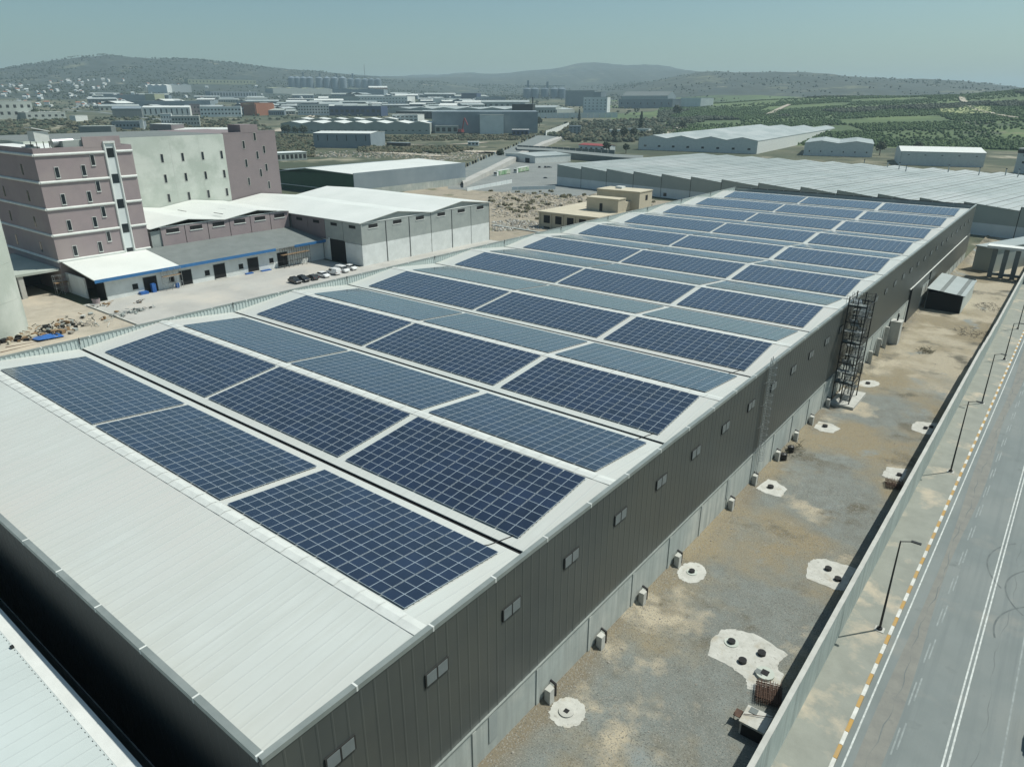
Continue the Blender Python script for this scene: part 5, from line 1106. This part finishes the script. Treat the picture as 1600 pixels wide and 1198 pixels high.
for q in range(26):
    p = at(random.uniform(775, 1010), random.uniform(304, 340), -2.8); b.blob((p[0], p[1], gz(p[1])-.4), random.uniform(2, 4.5), moundm, 1, .22, .35)
scatter_px(500, [(768, 350), (800, 345), (850, 352), (850, 362), (770, 366)], -2.2, lambda p: b.blob((p[0], p[1], gz(p[1])+.1), random.uniform(.2, .6), random.choice((rock, concl, stone)), 0, .4, .7))
tag(b.obj('rubble_field'), 'field of broken grey rock and rubble beyond the white hall', 'rubble', kind='stuff')
b = MB()
scatter_px(110, [(764, 300), (860, 300), (1030, 318), (1030, 330), (850, 350), (770, 340)], -2.8, lambda p: [b.blob((p[0]+random.uniform(-1, 1), p[1]+random.uniform(-1, 1), gz(p[1])+.4), random.uniform(.5, 1.1), bush, 0, .45, .7) for _ in range(3)])
tag(b.obj('dry_scrub'), 'dry brown scrub growing among the rubble', 'scrub', kind='stuff')
for lab, x in (('long low black skip trailer on the dirt beyond the white hall', (770, 356, 845, 368)),):
    A, B = at(x[0], x[1], -2.3), at(x[2], x[3], -2.3); b = MB(); L = math.hypot(B[0]-A[0], B[1]-A[1]); b.box(0, L, -.8, .8, .2, 1.3, dark); b.box(0, L, -.7, .7, 1.3, 1.4, greyw)
    tag(b.obj('stacked_beams', loc=(A[0], A[1], -2.4), rz=math.atan2(B[1]-A[1], B[0]-A[0])), 'long stack of dark steel beams on the dirt beyond the white hall', 'beams')
for nm, pts in (('dirt_track', [(600, 225), (660, 227), (720, 226), (760, 222)]), ('dirt_track', [(560, 237), (640, 241), (705, 246)]), ('dirt_track', [(735, 236), (760, 240), (775, 236)]), ('dirt_track', [(430, 206), (452, 200), (466, 190), (500, 178)]), ('far_street', [(100, 172), (160, 176), (215, 183), (262, 190)]), ('far_street', [(105, 170), (150, 160), (163, 157)])):
    P_ = [tp(*q) for q in pts]; Q = []
    for a, c in zip(P_, P_[1:]):
        for k in range(8): f = k/8; x, y = a[0]+(c[0]-a[0])*f, a[1]+(c[1]-a[1])*f; Q.append((x, y, T(x, y)+.5))
    w = 7; b = MB(); n_ = len(Q)
    b.add([(q[0]-w*(1+.4*math.sin(i*.9)), q[1]-w, q[2]) for i, q in enumerate(Q)]+[(q[0]+w, q[1]+w*(1+.4*math.sin(i*1.3)), q[2]) for i, q in enumerate(Q)], [(i, i+1, n_+i+1, n_+i) for i in range(n_-1)], dirt if nm == 'dirt_track' else asph); structure(b, nm)
# scrubland rocks and bushes around the blue grey hangar
b = MB()
scatter_px(900, [(440, 240), (600, 235), (760, 235), (760, 248), (700, 252), (560, 246), (440, 246)], None, lambda p: b.blob((p[0], p[1], p[2]), random.uniform(.6, 1.8), random.choice((rock, stone, moundm, moundm)), 0, .45, .6))
tag(b.obj('rock_belt'), 'belt of pale rocks behind the green hangar', 'rocks', kind='stuff')
b = MB()
def clump(p, s=1.0, m=leaf):
    for _ in range(3): b.blob((p[0]+random.uniform(-2, 2)*s, p[1]+random.uniform(-2, 2)*s, p[2]+.8*s), random.uniform(.9, 2.2)*s, m, 0, .4, .75)
scatter_px(500, [(430, 212), (490, 213), (490, 246), (430, 246)], None, lambda p: clump(p, random.uniform(.6, 1.4), random.choice((leaf, bush))))
scatter_px(520, [(585, 213), (700, 212), (860, 210), (820, 219), (700, 220), (585, 222)], None, lambda p: clump(p, random.uniform(.6, 1.4), random.choice((leaf, bush, bush))))
scatter_px(420, [(560, 232), (700, 230), (740, 234), (700, 240), (560, 238)], None, lambda p: clump(p, random.uniform(.6, 1.6), random.choice((leaf, bush, bush))))
scatter_px(900, [(840, 210), (900, 190), (1000, 186), (1100, 190), (1060, 205), (990, 222), (900, 222)], None, lambda p: clump(p, random.uniform(.8, 2.4), random.choice((leaf, bush, leaf))))
scatter_px(800, [(0, 188), (150, 186), (400, 188), (430, 205), (240, 215), (0, 212)], None, lambda p: clump(p, random.uniform(.8, 2), random.choice((leaf, bush))))
tag(b.obj('scrub_bushes'), 'dark scrub bushes covering the open ground in the middle distance', 'scrub', kind='stuff')
# orchards and woods
b = MB()
def tree_blob(p, s, m):
    b.blob((p[0], p[1], p[2]+s*.6), s, m, 0, .3, .8)
def field_kind(x, y):
    fx, fy = math.floor((x*.94+y*.34+35*math.sin(y*.006))/150), math.floor((y*.94-x*.34+25*math.sin(x*.008))/110); return (fx*7919+fy*104729+fx*fy*37) % 10
for u0 in np.arange(1005, 1640, 2.6):
    for r in np.arange(960, 2350, 11):
        d = ray(u0+(r*.37 % 2.6), 157); h = math.hypot(d[0], d[1]); x, y = d[0]/h*r+random.uniform(-1.5, 1.5), d[1]/h*r+random.uniform(-1.5, 1.5)
        k = field_kind(x, y); edge = max(0, 1100-r)*.5
        if u0 < 1030+edge or k in (0, 5): continue
        if k in (3, 8) and (random.random() < .72): continue
        if random.random() < .12: continue
        big = k in (2, 7) and hill_noise(x, y) > 0
        tree_blob((x, y, T(x, y)), random.uniform(2.4, 4.4) if big else random.uniform(1.4, 2.5), leaf if big else leafg)
tag(b.obj('orchard_trees'), 'rows of green orchard trees covering the hillside at the right', 'orchard', kind='stuff')
b = MB()
for k in range(30000):
    u = random.uniform(-60, 1660); r = random.uniform(1500, 5200); d = ray(u, 157); h = math.hypot(d[0], d[1]); x, y = d[0]/h*r, d[1]/h*r
    if hill_noise(x*1.7, y*1.9+900)+random.uniform(-.6, .6) < -.1: continue
    if u < 980 and r < 2900 and random.random() < .6: continue
    if u > 1000 and (r < 2300 or random.random() < .72): continue
    tree_blob((x, y, T(x, y)), random.uniform(1.8, 4.2)*(r/3000)**.3, leaf)
tag(b.obj('hillside_woods'), 'dark woods and scattered trees on the far hills', 'woods', kind='stuff')
def track(pts, w, name, m):
    P_ = [tp(*p) for p in pts]; Q = []
    for a, c in zip(P_, P_[1:]):
        for k in range(8): f = k/8; x, y = a[0]+(c[0]-a[0])*f, a[1]+(c[1]-a[1])*f; Q.append((x, y, T(x, y)+2.0))
    Ls, Rs = [], []
    for i in range(len(Q)-1):
        dx, dy = Q[i+1][0]-Q[i][0], Q[i+1][1]-Q[i][1]; n = math.hypot(dx, dy) or 1; Ls.append((Q[i][0]-dy/n*w, Q[i][1]+dx/n*w, Q[i][2])); Rs.append((Q[i][0]+dy/n*w, Q[i][1]-dx/n*w, Q[i][2]))
    structure(strip_mesh(Rs, Ls, m), name)
track([(1502, 152), (1504, 158), (1517, 168), (1530, 174), (1560, 181), (1600, 188)], 5, 'farm_track', dirt)
track([(1200, 180), (1225, 168), (1237, 163)], 5, 'farm_track', dirt)
track([(1040, 212), (1058, 203), (1066, 198)], 5, 'farm_track', dirt)
for q in range(13): track([(1466+q*6.5, 166.5+q*.15), (1478+q*5.6, 184.5-abs(q-6)*.4)], 3.2, 'vineyard_row', mat('dry yellow grass', (.30, .32, .15), (.24, .27, .12), .05, .95))
# individual trees that stand out
def tree_proto(m, conical=False):
    t = bpy.data.objects.new('tree', None); b = MB(); b.tube((0, 0, -.5), (0, 0, 3.4), .28, bark, 6, .16); b.tube((0, 0, 2), (1.2, .6, 4.2), .12, bark, 5, .06); b.tube((0, 0, 2.2), (-1, -.8, 4.0), .12, bark, 5, .06); b.obj('trunk', t)
    b = MB()
    for k in range(150):
        a, e, r = random.uniform(0, 6.28), random.uniform(-.9, 1.5), random.random()**.4
        if conical: z = random.random(); rr = (1-z)*1.7*random.random()**.5; c = (rr*math.cos(a), rr*math.sin(a), 1.5+z*9)
        else: c = (r*2.8*math.cos(a)*math.cos(e), r*2.8*math.sin(a)*math.cos(e), 4.6+r*2.1*math.sin(e)+.4*math.sin(3*a))
        b.blob(c, random.uniform(.28, .62), m, 0, .5)
    b.obj('crown', t); return t
tr1, tr2 = tree_proto(leaf), tree_proto(leaf, True)
for i, (px, py, s, cone, lab) in enumerate([(1001, 205, 2.6, 1, 'tall dark conical tree standing in the scrub left of the long warehouse'), (1057, 184, 3.2, 0, 'broad dark tree at the edge of the green fields'), (1066, 205, 2, 0, 'rounded tree behind the long warehouse roof'), (960, 217, 1.8, 0, 'left bushy tree before the low white huts'), (975, 217, 2.1, 0, 'middle bushy tree before the low white huts'), (990, 216, 1.9, 0, 'right bushy tree before the low white huts'),
        (947, 240, 1.6, 0, 'dark tree beside the red roofed building'), (978, 240, 1.3, 0, 'small tree at the corner of the crossing road'), (905, 190, 2, 1, 'dark narrow tree on the far white wall'), (843, 198, 2, 0, 'round tree beside the thin chimney'), (450, 212, 2, 0, 'first dark tree left of the blue grey hangar'), (462, 213, 1.8, 0, 'second dark tree left of the blue grey hangar'), (475, 214, 2.1, 0, 'third dark tree closest to the blue grey hangar'), (445, 210, 1.8, 0, 'outermost dark tree at the corner of the lilac end wall'),
        (57, 186, 2.4, 0, 'round tree between the two workshops at left'), (782, 250, 1.3, 0, 'small tree on the ramp wall above the lorries'), (1432, 240, 1.6, 0, 'tree behind the boxy warehouse'), (1374, 243, 1.8, 0, 'dark tree beside the open side of the white warehouse')]):
    p = tp(px, py); o = copy_tree(tr2 if cone else tr1); o.name = 'tree'; o.location = tuple(float(c) for c in p); o.scale = (s, s, s); o.rotation_euler.z = i*1.3; tag(o, lab, 'tree')
# village houses on the left hill and generic far sheds
hm = []
for wm, rm in ((wallp, brick), (white, white), (wallp, wallp)):
    b = MB(); b.box(-5, 5, -4, 4, -2, 6, wm); b.add([(-5.5, -4.5, 6), (5.5, -4.5, 6), (5.5, 0, 8), (-5.5, 0, 8), (5.5, 4.5, 6), (-5.5, 4.5, 6)], [(0, 1, 2, 3), (3, 2, 4, 5)], rm); hm.append(b.mesh('house'))
for k in range(150):
    u = random.uniform(-20, 240) if random.random() < .7 else random.uniform(240, 760); r = random.uniform(2300, 3700); d = ray(u, 157); h = math.hypot(d[0], d[1]); x, y = d[0]/h*r, d[1]/h*r
    hk = random.randrange(3); o = bpy.data.objects.new('hill_house', hm[hk]); COL.objects.link(o); o.location = (x, y, T(x, y)); s = random.uniform(.6, 1.3); o.scale = (s, s, s); o.rotation_euler.z = random.uniform(0, 3)
    tag(o, ['tiny red roofed village house among trees on the far hills', 'tiny white house among trees on the far hills', 'tiny grey flat looking house among trees on the far hills'][hk], 'house', ['red roofed', 'white', 'grey'][hk]+' village houses on the far hills')
sm = []
for wm, rm in ((felt, roofg), (wallb, roofb), (wallg, roofg), (silom, wallg)):
    b = MB(); b.box(-30, 30, -14, 14, -6, 8, wm); b.add([(-31, -15, 8), (31, -15, 8), (31, 0, 11), (-31, 0, 11), (31, 15, 8), (-31, 15, 8)], [(0, 1, 2, 3), (3, 2, 4, 5)], rm)
    for q in range(8): b.box(-28+q*7.2, -24.6+q*7.2, -14.15, -14, 1, 5, dark)
    sm.append(b.mesh('far shed'))
for k in range(150):
    u = random.choice((random.uniform(150, 1030), random.uniform(380, 900))); r = random.uniform(1750, 3000); u = random.uniform(150, 790) if u > 790 else u; d = ray(u, 157); h = math.hypot(d[0], d[1]); x, y = d[0]/h*r, d[1]/h*r
    o = bpy.data.objects.new('far_shed', random.choice(sm)); COL.objects.link(o); o.location = (x, y, T(x, y)); s = random.uniform(.6, 1.4); o.scale = (s*random.uniform(.6, 1.7), s, s*random.uniform(.8, 1.5)); o.rotation_euler.z = YAW+random.choice((0, .2, .5, 1.57))+random.uniform(-.1, .1)
    tag(o, 'small pale industrial shed lost among the distant works', 'shed', 'distant industrial sheds')
# protos out of the scene
def purge(o):
    for c in list(o.children): purge(c)
    bpy.data.objects.remove(o)
for o in list(protos.values())+[tr1, tr2]: purge(o)
# ------------------------------------------------------------------ haze
hb = MB(); hm_ = bpy.data.materials.new('haze'); hm_.use_nodes = True; n_ = hm_.node_tree; n_.nodes.remove(n_.nodes['Principled BSDF']); pv = n_.nodes.new('ShaderNodeVolumePrincipled')
pv.inputs['Color'].default_value = (.68, .90, 1.0, 1); pv.inputs['Density'].default_value = HAZE; pv.inputs['Anisotropy'].default_value = .1; n_.links.new(pv.outputs[0], n_.nodes['Material Output'].inputs['Volume'])
zs = [v.co.z for v in bpy.data.objects['ground'].data.vertices]
hb.box(-17000, 17000, -17000, 17000, min(zs)-2, max(max(zs)+15, 60), hm_); tag(hb.obj('haze'), 'thin pale haze over the whole valley', 'haze', kind='stuff')
